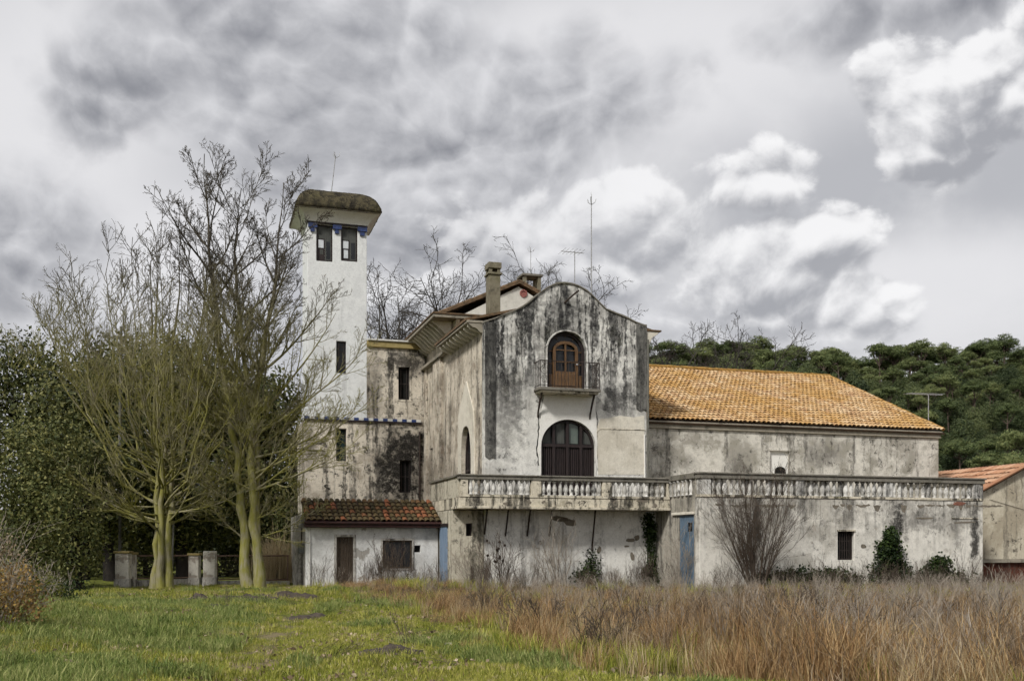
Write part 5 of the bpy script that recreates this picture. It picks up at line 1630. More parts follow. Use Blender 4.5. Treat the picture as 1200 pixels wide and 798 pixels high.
def tree_two():
    r = random.Random(77)
    stems = [([(-.28, 0, 0), (-.38, 0, 2.5), (-.62, .05, 5.0), (-1.3, .1, 9.0), (-1.75, .2, 13), (-1.95, .3, 16.6)], .21),
             ([(.15, .05, 0), (.02, .05, 2.5), (-.15, .0, 5.0), (.25, -.1, 8.2), (.85, -.1, 11.5), (1.15, 0, 15.4)], .22),
             ([(.0, .2, 0), (.10, .2, 3.0), (-.05, .3, 6.0), (-.6, .6, 9.5), (-.9, .8, 13.0), (-.7, .9, 15.5)], .17)]
    limbs = []
    for si in range(3):
        for i in range(22):
            t = .30 + .68 * i / 22 + r.uniform(-.02, .02)
            az = i * 2.399 + si * 1.1 + r.uniform(-.4, .4)
            limbs.append((si, t, az, R(r.uniform(22, 58)), (4.9 - 3.4 * (t - .3)) * r.uniform(.65, 1.0), .05))
    # long arms towards the tower
    for (t, el, ln) in ((.30, 8, 4.6), (.38, 20, 5.2), (.46, 30, 5.6), (.52, 34, 5.0), (.40, 4, 4.6), (.6, 36, 4.2)):
        limbs.append((1, t, R(r.uniform(-25, 10)), R(el), ln, .06))
    for i in range(8):
        limbs.append((0, r.uniform(.18, .30), r.uniform(0, 6.28), R(r.uniform(0, 30)), r.uniform(2.0, 3.2), .04))
    e, tips, lb = near_tree('poplar', 297, 38.8, 'tall bare tree with paired mossy trunks in front of the wire fence', 23, stems, limbs, SPEC2, None)
    # clusters of hanging catkins near the tips
    rn = np.random.default_rng(9)
    T = np.array(tips); T = T[rn.choice(len(T), min(len(T), 900), replace=False)]
    V, F = leaf_cloud(T, 1, .04, .07, rn, up=-.5, aspect=.5)
    obj('catkins', np_mesh('catkins', V, F, M['seed']), parent=e)
tree_two()

SPEC3 = [(8, .13, .05, 9, .48, 48, .20, 5, .026), (6, .20, .05, 8, .48, 48, .15, 4, .017), (4, .22, .04, 4, .5, 44, .25, 3, .013), (3, .22, .03, 0, 0, 0, 0, 3, .011)]
def far_plane(px, Y, top_py, label, seed, spread=1.0):
    b = at(px, 638, Y)
    H = EYE + (638 - top_py) * Y / 1200
    e = empty('plane_tree', (b.x, Y, float(gz(b.x, Y)) - .05)); tag(e, label, 'tree', 'bare plane trees behind the buildings')
    r = random.Random(seed)
    tb = TreeB(); lb = TreeB()
    h0 = H * .55
    pts = branch_path(r, (0, 0, 0), (0, 0, 1), h0, 6, .05, .02)
    tb.tube(pts, [.32 * (1 - .35 * i / 6) for i in range(7)], 8)
    for i in range(10):
        az = i * 2.399 + r.uniform(-.3, .3)
        el = R(r.uniform(24, 78))
        d = (math.cos(az) * math.cos(el) * spread, math.sin(az) * math.cos(el) * spread, math.sin(el))
        grow(lb, r, pts[4 + i % 3], d, (H - h0) * r.uniform(.80, 1.12), .13, 0, SPEC3)
    obj('trunk', tb.mesh('trunk', M['barkbare']), parent=e)
    obj('crown', lb.mesh('crown', M['barkbare']), parent=e)
far_plane(455, 66, 312, 'bare plane tree just right of the white tower', 1)
far_plane(512, 68, 304, 'bare plane tree above the roof of the linking block', 2)
far_plane(585, 70, 306, 'bare plane tree directly behind the square chimney', 3)
far_plane(640, 72, 330, 'bare plane tree behind the open topped chimney', 4, .55)
far_plane(800, 74, 368, 'bare plane tree at the corner between gable and barn roof', 5)
far_plane(845, 78, 378, 'low bare plane tree over the barn roof ridge', 6)

# ================================================================== EVERGREENS ON THE LEFT
def lobes_px(specs, base, Y):
    """(px, py, rx_px, ry_px) ellipses in metres about the tree base, with depth"""
    out = []
    k = Y / 1200.0
    for (px, py, rx, ry, dy) in specs:
        c = at(px, py, Y)
        out.append((c.x - base.x, dy, c.z - base.z, rx * k, max(rx, ry) * k * .8, ry * k))
    return out
def ever_px(name, px, Y, specs, nclump, nleaf, spread, size, mat, label, seed, trunks, group=None, cat='tree', shell=.5):
    b = at(px, 638, Y); base = gpt(b.x, Y)
    evergreen(name, base, lobes_px(specs, base, Y), nclump, nleaf, spread, size, mat, trunks, label, cat, group, seed, shell=shell)
G = 'evergreen oaks behind the fence'
ever_px('evergreen_oak', 60, 37.5, [(25, 560, 60, 70, 0), (70, 590, 55, 60, -.5), (20, 630, 60, 55, -.6), (85, 640, 42, 45, -.3), (55, 520, 50, 45, .5), (-30, 580, 60, 90, 0), (40, 670, 70, 30, -.5)], 1500, 16, .22, .13, M['oak2'],
        'dense olive green bush at the left edge in front of the wood', 1, [(.9, .2, 3.2, .26), (-.8, .5, 3.0, .2)], None)
ever_px('evergreen_oak', 30, 50, [(20, 440, 45, 40, 0), (45, 425, 30, 35, .3), (-5, 430, 40, 45, 0), (70, 470, 50, 50, 0), (10, 500, 60, 50, -.3)], 800, 13, .34, .19, M['oak'],
        'loose dark evergreen rising at the far left edge', 2, [(0, 0, 9, .28)], G, shell=.35)
ever_px('evergreen_oak', 130, 49, [(110, 470, 70, 60, 0), (150, 440, 60, 45, 0), (80, 500, 60, 60, -.3), (140, 530, 80, 60, -.4), (110, 590, 70, 50, 0), (60, 560, 50, 60, .3)], 2300, 14, .36, .21, M['oak'],
        'broad dark evergreen oak behind the forked mossy tree', 3, [(0, 0, 8, .3), (-1.5, .5, 7, .25)], G)
ever_px('evergreen_oak', 215, 51, [(205, 450, 70, 50, 0), (240, 480, 65, 55, 0), (190, 520, 70, 60, -.4), (230, 560, 75, 60, 0), (180, 610, 70, 45, .4)], 2300, 14, .36, .21, M['oak'],
        'tall dark evergreen oak behind the gate pillars', 4, [(0, 0, 8, .3)], G)
ever_px('evergreen_oak', 300, 53, [(285, 500, 55, 55, 0), (315, 480, 40, 45, 0), (310, 550, 50, 60, 0), (280, 600, 60, 55, 0), (330, 610, 40, 50, 0)], 2000, 14, .36, .21, M['oak'],
        'dark evergreen oak beside the old lean-to wall', 5, [(0, 0, 7, .28)], G)
ever_px('evergreen_oak', 170, 56, [(150, 640, 90, 45, 0), (250, 640, 80, 45, 0), (60, 640, 80, 50, 0), (320, 650, 50, 40, 0)], 1600, 14, .36, .21, M['oak'],
        'low dark undergrowth thicket behind the fence', 6, [(0, 0, 3, .15)], None, 'thicket')
# dark trunk left of the gate
b = at(86, 690, 40.5); tb = TreeB(); rr = random.Random(3)
pts = branch_path(rr, (0, 0, -.1), (.02, 0, 1), 5.0, 7, .04, .0)
tb.tube(pts, [.36, .31, .29, .27, .25, .22, .2, .15], 9)
e = empty('evergreen_oak', gpt(b.x, 40.5)); tag(e, 'thick black trunk beside the left gate pillar with sparse crown', 'tree')
obj('trunk', tb.mesh('trunk', M['barkdark']), parent=e)
r_ = np.random.default_rng(55)
V, F = leaf_cloud(blob_clumps(r_, [(0, .3, 5.0, 1.8, 1.6, 1.3), (-.9, .2, 4.4, 1.3, 1.2, .9), (1.0, .6, 4.6, 1.3, 1.2, 1.0)], 420, .4), 13, .28, .16, r_)
obj('crown', np_mesh('crown', V, F, M['oak']), parent=e)

# ================================================================== FENCE AND GATE PILLARS
def pillar(px0, px1, Y, py_top, label, cap=True, narrow=False, depth=.5):
    a = at(px0, 638, Y).x; b_ = at(px1, 638, Y).x
    base = gpt((a + b_) / 2, Y, -.05)
    e = empty('gate_pillar', base, TH * .3); tag(e, label, 'pillar', 'pillars of the fence')
    w_ = (b_ - a) / 2; h = EYE + (638 - py_top) * Y / 1200 - base.z
    m_ = MB().box(-w_, w_, -depth / 2, depth / 2, 0, h - (.09 if cap else 0)); me = m_.mesh('shaft'); me.materials.append(M['post'])
    o = obj('shaft', me, parent=e); bv = o.modifiers.new('edge', 'BEVEL'); bv.width = .03; bv.segments = 2
    if cap:
        m_ = MB().box(-w_ - .05, w_ + .05, -depth / 2 - .05, depth / 2 + .05, h - .088, h); me = m_.mesh('cap'); me.materials.append(M['coping'])
        o = obj('cap', me, parent=e); bv = o.modifiers.new('edge', 'BEVEL'); bv.width = .02; bv.segments = 2
    m_ = MB().box(-w_ - .03, w_ + .03, -depth / 2 - .03, depth / 2 + .03, 0, .42); me = m_.mesh('plinth'); me.materials.append(M['greywall'])
    obj('plinth', me, parent=e)
pillar(137, 152.5, 39.6, 645.5, 'leftmost capped fence pillar under the grey pole')
pillar(152.8, 158.5, 40.6, 647, 'narrow fence pillar tucked behind the leftmost one')
pillar(222.5, 234, 42.2, 648, 'short brownish capped fence pillar between two others')
pillar(239.5, 253, 41.2, 645.5, 'pale square fence pillar without cap', cap=False)

def fence_run(pA, YA, pB, YB, py0, py1, label, base_h=.28):
    A = at(pA, 638, YA); B = at(pB, 638, YB)
    A = Vector((A.x, A.y, 0)); B = Vector((B.x, B.y, 0))
    L_ = (B - A).length; rz = math.atan2(B.y - A.y, B.x - A.x)
    g = float(gz((A.x + B.x) / 2, (A.y + B.y) / 2))
    e = empty('wire_fence', (A.x, A.y, g), rz); tag(e, label, 'fence', 'wire fence panels')
    Ym = (YA + YB) / 2
    z1_ = EYE + (638 - py0) * Ym / 1200 - g; z0_ = EYE + (638 - py1) * Ym / 1200 - g
    def put(m_, nm, mat):
        me = m_.mesh(nm); me.materials.append(mat); return obj(nm, me, parent=e)
    put(MB().box(0, L_, -.10, .10, -.15, max(z0_ - .06, .12)), 'base_wall', M['greywall'])
    put(MB().tube([(0, 0, z1_), (L_, 0, z1_)], .034, 6), 'top_rail', M['fencerust'])
    put(MB().tube([(0, 0, z0_), (L_, 0, z0_)], .030, 6), 'bottom_rail', M['fencerust'])
    for x in (0.03, L_ - .03):
        put(MB().tube([(x, 0, 0), (x, 0, z1_ + .03)], .028, 6), 'stanchion', M['fencerust'])
    m_ = MB(); sp_ = .075
    h = z1_ - z0_
    n = int((L_ + h) / sp_)
    for k in range(n):
        s0 = k * sp_
        for flip in (0, 1):
            a0 = max(0, s0 - h); zz0 = z0_ + (s0 - a0) - 0
            # diagonal from (s0, z0) up-left, clipped
            x0, zA = s0, z0_
            if x0 > L_: zA += x0 - L_; x0 = L_
            x1, zB = s0 - h, z1_
            if x1 < 0: zB += x1; x1 = 0
            if zB - zA < .01: continue
            if flip: x0, x1 = L_ - x0, L_ - x1
            m_.tube([(x0, .004 * flip, zA), (x1, .004 * flip, zB)], .0035, 3, cap=False)
    o = put(m_, 'wire_mesh', M['iron']); o['kind'] = 'stuff'
fence_run(159, 40.8, 222, 42.2, 651, 677, 'wire fence panel with base wall behind the mossy trunk')
fence_run(253.5, 41.4, 303, 43.0, 651, 678, 'wire fence panel between pale pillar and paired trunks')
fence_run(304, 43.1, 338, 44.0, 651, 679, 'rusty wire fence panel ending at the lean-to wall')
# slim post and utility pole
p = at(202, 690, 41.3)
m_ = MB().tube([(0, 0, -.1), (0, 0, 1.2), (.05, 0, 2.6)], [.05, .045, .03], 7); me = m_.mesh('sapling'); me.materials.append(M['pole'])
tag(obj('wooden_stake', me, gpt(p.x, 41.3)), 'slim pale stake behind the mossy trunk', 'stake')
p = at(140.5, 690, 41.8)
e = empty('utility_pole', gpt(p.x, 41.8)); tag(e, 'tall grey utility pole behind the leftmost fence pillar', 'pole')
me = MB().tube([(0, 0, -.2), (0, 0, 5), (.05, 0, 10.6)], [.085, .075, .06], 9).mesh('shaft'); me.materials.append(M['pole']); obj('shaft', me, parent=e)
me = MB().box(-.5, .5, -.05, .05, 10.1, 10.2).mesh('crossarm'); me.materials.append(M['pole']); obj('crossarm', me, parent=e)

# ================================================================== WALL CLIMBERS
def ivy_on(name, fn, ell, n, nleaf, size, label, mat, parent_root, thick=.18, stems=5, seed=0):
    """ell: (a,b,ra,rb) on a wall plane, fn(a,b,t)->building coords; world aligned thing"""
    r = np.random.default_rng(900 + seed); rr = random.Random(seed)
    a0 = np.mean([e_[0] for e_ in ell])
    base = wpt(*fn(a0, 0, -.15))
    e = empty(name, base); tag(e, label, 'ivy')
    C = []
    for k in range(n):
        c = ell[int(r.integers(len(ell)))]
        ang = r.uniform(0, 6.28); q = math.sqrt(r.uniform(0, 1)) * r.uniform(.8, 1.1)
        b_ = max(.05, c[1] + c[3] * q * math.sin(ang))
        t = -abs(r.normal(0, thick)) - .02
        w_ = wpt(*fn(c[0] + c[2] * q * math.cos(ang), b_, t)) - base
        C.append((w_.x, w_.y, w_.z))
    V, F = leaf_cloud(np.array(C), nleaf, .09, size, r, up=.2, aspect=.8)
    obj('leaves', np_mesh('leaves', V, F, mat), parent=e)
    tb = TreeB()
    for k in range(stems):
        c = ell[k % len(ell)]
        P = []
        for i in range(8):
            t = i / 7
            w_ = wpt(*fn(c[0] + rr.uniform(-.12, .12) + c[2] * .4 * (k / stems - .5), .0 + (c[1] + c[3] * .9) * t, -.03)) - base
            P.append((w_.x, w_.y, w_.z))
        tb.tube(P, [.035 * (1 - .7 * i / 7) for i in range(8)], 5)
    obj('stem', tb.mesh('stem', M['barkdark']), parent=e)
TF = FR(TV0)
ua_ = U_(1040, TV0)
ivy_on('ivy', TF, [(ua_, .9, .75, .9), (ua_ - .1, 1.5, .45, .5), (ua_ + .1, .5, 1.1, .6), (ua_, 2.0, .22, .35)], 420, 12, .10, 'dark ivy mound climbing the terrace wall beside the stain', M['ivy'], None, .22, 8, 1)
ub_ = U_(935, TV0)
ivy_on('ivy', TF, [(ub_, .35, 1.6, .45), (ub_ + 1.6, .30, 1.2, .42), (ub_ - 1.2, .25, 1.0, .3)], 420, 12, .10, 'low ivy along the foot of the terrace wall under the barred window', M['ivy'], None, .3, 6, 2)
uc_ = U_(1090, TV0)
ivy_on('ivy', TF, [(uc_, .45, .8, .6), (uc_ + .9, .2, 1.0, .4), (uc_ + .3, .8, .35, .4)], 260, 12, .10, 'ragged ivy patch near the right end of the terrace wall', M['ivy'], None, .25, 5, 3)
ud_ = 7.06
ivy_on('ivy', FR(.09), [(ud_, 1.2, .22, 1.7), (ud_ - .1, 2.4, .2, .6), (ud_ + .05, .4, .5, .6)], 330, 11, .085, 'narrow dark ivy strip climbing between balcony and blue door', M['ivy'], None, .12, 5, 4)
ue_ = U_(692, -.1)
ivy_on('ivy', FR(-.03), [(ue_, .8, .35, .8), (ue_ - .2, .5, .6, .4)], 120, 9, .085, 'thin scraggly ivy on the white wall under the balcony', M['ivy'], None, .1, 6, 5)

# bare bushes
def bare_bush(name, pos, h, spread, n, label, seed, mat, spec, cat='bush', r0=.022, group=None):
    e = empty(name, pos); tag(e, label, cat, group)
    r = random.Random(seed); tb = TreeB()
    for i in range(n):
        az = r.uniform(0, 6.28); lean = r.uniform(.05, spread)
        d = (math.cos(az) * lean, math.sin(az) * lean * .7, 1)
        grow(tb, r, (math.cos(az) * lean * .5, math.sin(az) * .2, -.05), d, h * r.uniform(.6, 1.05), r0, 0, spec)
    obj('branches', tb.mesh('branches', mat), parent=e)
SPB = [(7, .06, .02, 7, .48, 30, .12, 4, .008), (4, .10, .04, 4, .5, 30, .2, 3, .0055), (3, .12, .04, 0, 0, 0, 0, 3, .0045)]
p = wpt(U_(886, TV0 - 1.2), TV0 - 1.2); bare_bush('bare_bush', gpt(p.x, p.y), 4.2, .48, 44, 'large bare twiggy bush in front of the terrace wall', 5, M['shrubstem'], SPB)
p = wpt(U_(800, -2.6), -2.6); bare_bush('bare_bush', gpt(p.x, p.y), 2.3, .5, 14, 'grey tangle of bare stems before the blue door', 6, M['bramble'], SPB, r0=.016)
p = wpt(U_(655, -.9), -.9); bare_bush('bare_bush', gpt(p.x, p.y), 2.9, .55, 12, 'leafless sapling thicket under the balcony edge', 7, M['bramble'], SPB, r0=.016)
p = wpt(U_(590, -1.6), -1.6); bare_bush('bare_bush', gpt(p.x, p.y), 2.0, .5, 12, 'thin bare stems below the balcony corner', 8, M['shrubstem'], SPB, r0=.014)
p = wpt(U_(452, LEV - .8), LEV - .8); bare_bush('bare_bush', gpt(p.x, p.y), 1.9, .5, 16, 'spindly bare bush before the lean-to window', 9, M['shrubstem'], SPB, r0=.012)
p = wpt(U_(555, -.8), -.8); bare_bush('bare_bush', gpt(p.x, p.y), 1.7, .6, 10, 'bare stems in front of the small square window', 12, M['bramble'], SPB, r0=.012)
# seed-headed thistle
p = wpt(U_(586, -2.0), -2.0)
e = empty('thistle', gpt(p.x, p.y)); tag(e, 'dry thistle with dark seed heads against the white wall', 'thistle')
tb = TreeB(); rr = random.Random(9); heads = []
for k in range(6):
    pts = branch_path(rr, (rr.uniform(-.3, .3), 0, 0), (rr.uniform(-.15, .15), 0, 1), rr.uniform(1.4, 2.0), 5, .05, 0)
    tb.tube(pts, [.010, .009, .008, .007, .006, .005], 4); heads.append(pts[-1]); heads.append(pts[3] + np.array([rr.uniform(-.2, .2), 0, .15]))
    tb.tube([pts[2], heads[-1]], [.006, .004], 3)
obj('stem', tb.mesh('stem', M['shrubstem']), parent=e)
for hh in heads:
    m_ = MB().lathe([(.012, -.05), (.045, -.02), (.05, .02), (.02, .06)], tuple(hh), 6); me = m_.mesh('seed_head'); me.materials.append(M['seed']); obj('seed_head', me, parent=e)
# dry reeds behind the rusty fence panel
rn = np.random.default_rng(70)

# ================================================================== GRASS AND WEEDS
def tuft(seed, nb, h, spread, width, lean, mat, seg=2):
    r = np.random.default_rng(seed)
    V = []; F3 = []
    for i in range(nb):
        a = r.uniform(0, 6.28); q = spread * math.sqrt(r.uniform(0, 1))
        x, y = q * math.cos(a), q * math.sin(a)
        hh = h * r.uniform(.45, 1.1); w_ = width * r.uniform(.7, 1.3)
        fa = r.uniform(0, 6.28); ln = lean * r.uniform(.2, 1.3) * hh
        dx, dy = math.cos(fa) * ln, math.sin(fa) * ln
        sx, sy = -math.sin(fa + r.uniform(-.8, .8)) * w_ / 2, math.cos(fa + r.uniform(-.8, .8)) * w_ / 2
        o = len(V)
        V += [(x - sx, y - sy, -.02), (x + sx, y + sy, -.02),
              (x + dx * .35 - sx * .8, y + dy * .35 - sy * .8, hh * .55), (x + dx * .35 + sx * .8, y + dy * .35 + sy * .8, hh * .55),
              (x + dx, y + dy, hh * r.uniform(.85, 1.0))]
        F3 += [(o, o + 1, o + 3), (o, o + 3, o + 2), (o + 2, o + 3, o + 4)]
    return np_mesh('tuft', V, F3, mat)
def stalks(seed, n, h, spread, mat, r0=.006, kids=5, rm=.0042):
    r = random.Random(seed); tb = TreeB()
    spec = [(5, .07, .02, kids, .35, 30, .35, 3, rm), (3, .12, .05, 0, 0, 0, 0, 3, rm * .85)]
    for i in range(n):
        a = r.uniform(0, 6.28); q = spread * r.random()
        grow(tb, r, (q * math.cos(a), q * math.sin(a), -.05), (r.gauss(0, .22), r.gauss(0, .22), 1), h * r.uniform(.55, 1.05), r0, 0, spec)
    return tb.mesh('stalks', mat)

def scatter(name, protos, X, Y, scl, label, cat, tilt=.12, seed=0, dz=0.0, pid=None):
    r = np.random.default_rng(1000 + seed)
    n = len(X)
    P = np.stack([X, Y, gz(X, Y) + dz], 1)
    me = bpy.data.meshes.new(name)
    me.vertices.add(n); me.vertices.foreach_set('co', P.astype(np.float32).ravel())
    rot = np.stack([r.normal(0, tilt, n), r.normal(0, tilt, n), r.uniform(0, 6.28, n)], 1).astype(np.float32)
    at_ = me.attributes.new('rot', 'FLOAT_VECTOR', 'POINT'); at_.data.foreach_set('vector', rot.ravel())
    at_ = me.attributes.new('scl', 'FLOAT', 'POINT'); at_.data.foreach_set('value', np.asarray(scl, dtype=np.float32))
    at_ = me.attributes.new('pid', 'INT', 'POINT'); at_.data.foreach_set('value', (r.integers(0, len(protos), n) if pid is None else np.asarray(pid)).astype(np.int32))
    o = obj(name, me)
    ng = bpy.data.node_groups.new(name + '_scatter', 'GeometryNodeTree')
    ng.interface.new_socket('Geometry', in_out='INPUT', socket_type='NodeSocketGeometry')
    ng.interface.new_socket('Geometry', in_out='OUTPUT', socket_type='NodeSocketGeometry')
    N = ng.nodes; Lk = ng.links
    gi = N.new('NodeGroupInput'); go = N.new('NodeGroupOutput'); jn = N.new('GeometryNodeJoinGeometry')
    def attr(nm, ty):
        a = N.new('GeometryNodeInputNamedAttribute'); a.data_type = ty; a.inputs[0].default_value = nm; return a.outputs[0]
    rot_s, scl_s, pid_s = attr('rot', 'FLOAT_VECTOR'), attr('scl', 'FLOAT'), attr('pid', 'INT')
    e2r = N.new('FunctionNodeEulerToRotation'); Lk.new(rot_s, e2r.inputs[0])
    for k, pm in enumerate(protos):
        po = bpy.data.objects.new(name + '_sprig', pm)
        oi = N.new('GeometryNodeObjectInfo'); oi.inputs[0].default_value = po; oi.inputs['As Instance'].default_value = True
        cmp_ = N.new('FunctionNodeCompare'); cmp_.data_type = 'INT'; cmp_.operation = 'EQUAL'
        Lk.new(pid_s, cmp_.inputs[2]); cmp_.inputs[3].default_value = k
        ip = N.new('GeometryNodeInstanceOnPoints')
        Lk.new(gi.outputs[0], ip.inputs['Points']); Lk.new(cmp_.outputs[0], ip.inputs['Selection'])
        Lk.new(oi.outputs['Geometry'], ip.inputs['Instance']); Lk.new(e2r.outputs[0], ip.inputs['Rotation']); Lk.new(scl_s, ip.inputs['Scale'])
        Lk.new(ip.outputs[0], jn.inputs[0])
    Lk.new(jn.outputs[0], go.inputs[0])
    md = o.modifiers.new('scatter', 'NODES'); md.node_group = ng
    tag(o, label, cat, None, 'stuff')
    return o

# boundary between mown green and tall dry weeds, walking towards the house
BX = np.array([3.6, 3.0, 1.2, .35, -.4, -1.2, -2.2, -3.4, -5.5, -7.9, -9.2])
BY = np.array([11.0, 12.3, 13.4, 15.5, 18.5, 21.5, 24.0, 27.5, 32.5, 37.2, 39.5])
def bnd(y): return np.interp(y, BY, BX)
def vnoise(x, y, s, seed):
    r = np.random.default_rng(seed); ph = r.uniform(0, 6.28, (6, 3))
    v = 0
    for k in range(6):
        f = s * (1.0 + .55 * k); a = ph[k, 0]
        v = v + np.sin((x * math.cos(a) + y * math.sin(a)) * f + ph[k, 1]) * np.sin((-x * math.sin(a) + y * math.cos(a)) * f * .8 + ph[k, 2]) / (1 + .4 * k)
    return v
def inside_building(x, y, m=.1):
    dx, dy = x - O.x, y - O.y
    u = dx * UX.x + dy * UX.y; v = dx * VX.x + dy * VX.y
    hit = (u > EU0 - .1 - m) & (u < EU1 + .1) & (v > LEV - m)
    hit |= (u > BU0 - m) & (u < TU0) & (v > -m)
    hit |= (u > TU0 - m) & (u < TU1 + m) & (v > TV0 - m)
    hit |= (u > TU1) & (v > OV - m)
    hit |= (u > 0) & (v > 0)
    return hit
def field(n, seed, ymin=9.5, ymax=46, pad=1.5, power=1.0):
    r = np.random.default_rng(seed)
    t = r.uniform(0, 1, n)
    y = ymin + (ymax - ymin) * t ** power
    x = r.uniform(-1, 1, n) * (y * .5 + pad)
    return x, y, r
def do_grass():
    t_short = [tuft(1 + i, 24, .07 + .02 * i, .15, .009, .6, M['grass']) for i in range(4)] + [tuft(9, 18, .09, .17, .008, .9, M['straw'])]
    t_lush = [tuft(20 + i, 26, .17, .14, .010, .6, M['grassblue']) for i in range(3)]
    x, y, r = field(150000, 1, 9.5, 45, power=1.25)
    g = bnd(y)
    nz = vnoise(x, y, 1.1, 3)
    tx = -3.4 - (y - 13) * .16
    bare = (np.abs(x - tx + r.normal(0, .12, len(x))) < .34 + .22 * vnoise(x, y, 2.3, 9)) & (vnoise(x, y, .8, 21) > -.1) & (y < 25) & (r.uniform(0, 1, len(x)) < .86)
    keep = (x < g + .5 + r.normal(0, .5, len(x))) & (r.uniform(0, 1, len(x)) < .58 + .34 * nz - .35 * (vnoise(x, y, 1.9, 61) > .75)) & ~bare & ~inside_building(x, y)
    # turned earth strip in front of the fence
    earth = np.exp(-(((x + 9.0) / 3.0) ** 2 + ((y - 30.5) / 1.3) ** 2)) + np.exp(-(((x + 6.6) / 1.2) ** 2 + ((y - 29.0) / .9) ** 2))
    keep &= r.uniform(0, 1, len(x)) > earth * 1.2
    keep &= ~((y > 41.0 + (x + 14.8) * .3) & (x < -9))
    X, Y = x[keep], y[keep]
    s = np.clip(.85 + .35 * vnoise(X, Y, .9, 5) + r.normal(0, .15, len(X)), .45, 1.7) * (1 + .012 * (Y - 12))
    scatter('meadow_grass', t_short, X, Y, s * .8, 'short yellow green grass covering the clearing', 'grass', .15, 1)
    x, y, r = field(60000, 2, 9.5, 42, power=1.2)
    lush = (x < -4.4 - (y - 13) * .10 + .9 * vnoise(x, y, .8, 8)) & (y < 30) | ((vnoise(x, y, .9, 12) > .75) & (x < bnd(y) + .6))
    lush |= (np.exp(-(((x + 3.0) / 2.2) ** 2 + ((y - 30) / 4) ** 2)) > r.uniform(.2, 1, len(x))) & (x < bnd(y) + .8)
    lush &= r.uniform(0, 1, len(x)) < .7
    lush &= np.abs(x - (-3.4 - (y - 13) * .16)) > .5
    lush &= ~inside_building(x, y) & ~((y > 41.0 + (x + 14.8) * .3) & (x < -9))
    X, Y = x[lush], y[lush]
    scatter('tall_grass', t_lush, X, Y, np.clip(.95 + .3 * vnoise(X, Y, 1.0, 6) + r.normal(0, .2, len(X)), .45, 1.9), 'taller lush grass clumps along the edges of the clearing', 'grass', .18, 2)
    # dry tall grass in clumps: each clump has its own height, lean and kind
    t_dry = ([tuft(40 + i, 32, .62 + .07 * i, .20, .0095, .50, M['dry']) for i in range(4)] + [tuft(50 + i, 24, .70 + .08 * i, .20, .008, .45, M['straw']) for i in range(3)]
             + [tuft(56 + i, 26, .55, .26, .010, 1.0, M['drygrey']) for i in range(2)] + [tuft(66 + i, 30, .42, .22, .011, .6, M['grass']) for i in range(2)])
    kinds = [(0, 4), (4, 7), (7, 9), (9, 11)]
    cx_, cy_, r = field(1900, 3, 10.2, 43, power=1.05)
    d = cx_ - bnd(cy_)
    ok = d > r.normal(.25, .45, len(d))
    cx_, cy_, d = cx_[ok], cy_[ok], d[ok]
    XX = []; YY = []; SS = []; PP = []
    for a_, b_, dd in zip(cx_, cy_, d):
        n_ = int(r.integers(5, 13))
        rad = r.uniform(.14, .42)
        warm = .54 if dd < 5 else .36
        u_ = r.uniform()
        kd = 0 if u_ < warm else 1 if u_ < warm + .16 else 2 if u_ < warm + .16 + (.10 if dd < 5 else .32) else 3
        hs = np.clip(r.normal(.86, .22), .35, 1.35) * np.interp(b_, [12, 20, 28, 36, 42], [1.0, .86, .62, .42, .32]) * np.clip(.55 + dd * .5, .4, 1)
        XX.append(a_ + r.normal(0, rad, n_)); YY.append(b_ + r.normal(0, rad, n_))
        SS.append(hs * r.uniform(.7, 1.15, n_)); PP.append(r.integers(kinds[kd][0], kinds[kd][1], n_))
    X = np.concatenate(XX); Y = np.concatenate(YY); S_ = np.concatenate(SS); P_ = np.concatenate(PP)
    ok = ~inside_building(X, Y, .25)
    scatter('dry_grass', t_dry, X[ok], Y[ok], S_[ok], 'tall rust brown dry grass across the right half', 'dry grass', .16, 3, pid=P_[ok])
    x, y, r = field(16000, 33, 10, 42, power=1.2)
    d = x - bnd(y)
    keep = (d > -.3) & ~inside_building(x, y, .2) & (vnoise(x, y, .7, 41) > .55 - .35 * (d < 1.2)) & (r.uniform(0, 1, len(x)) < .6)
    X, Y = x[keep], y[keep]
    scatter('green_undergrowth', [tuft(30 + i, 26, .34, .2, .011, .6, M['grass']) for i in range(3)], X, Y, np.clip(.9 + r.normal(0, .25, len(X)), .4, 1.6), 'yellow green grass showing between the dry stems', 'grass', .2, 9)
    # grey dead stalks and brambles
    t_st = [stalks(60 + i, 8, 1.05, .30, M['drygrey'], .0065, 6) for i in range(5)]
    x, y, r = field(4600, 4, 10.5, 43, power=1.15)
    d = x - bnd(y)
    keep = (d > .8) & ~inside_building(x, y, .3) & (r.uniform(0, 1, len(x)) < np.clip(.08 + .06 * d, 0, .6))
    X, Y = x[keep], y[keep]
    s = np.clip(.95 + .22 * vnoise(X, Y, .6, 17) + r.normal(0, .16, len(X)), .45, 1.6) * np.interp(Y, [12, 20, 28, 36, 42], [.80, .66, .46, .38, .36])
    scatter('dead_stalks', t_st, X, Y, s, 'grey brown dead weed stalks among the dry grass', 'dead weeds', .10, 4)
    t_br = [stalks(80 + i, 5, 1.55, .45, M['bramble'], .012, 6, .006) for i in range(4)]
    x, y, r = field(2600, 5, 11.5, 42, power=1.1)
    d = x - bnd(y)
    keep = (d > 2.2) & ~inside_building(x, y, .35) & (r.uniform(0, 1, len(x)) < np.clip(.05 + .055 * d, 0, .8))
    X, Y = x[keep], y[keep]
    scatter('brambles', t_br, X, Y, np.clip(.9 + r.normal(0, .2, len(X)), .4, 1.5) * np.interp(Y, [12, 22, 32, 40], [.66, .58, .46, .46]), 'tangled grey bramble canes in the right foreground', 'brambles', .2, 5)
    # weeds along the wall feet
    r = np.random.default_rng(44)
    n = 320
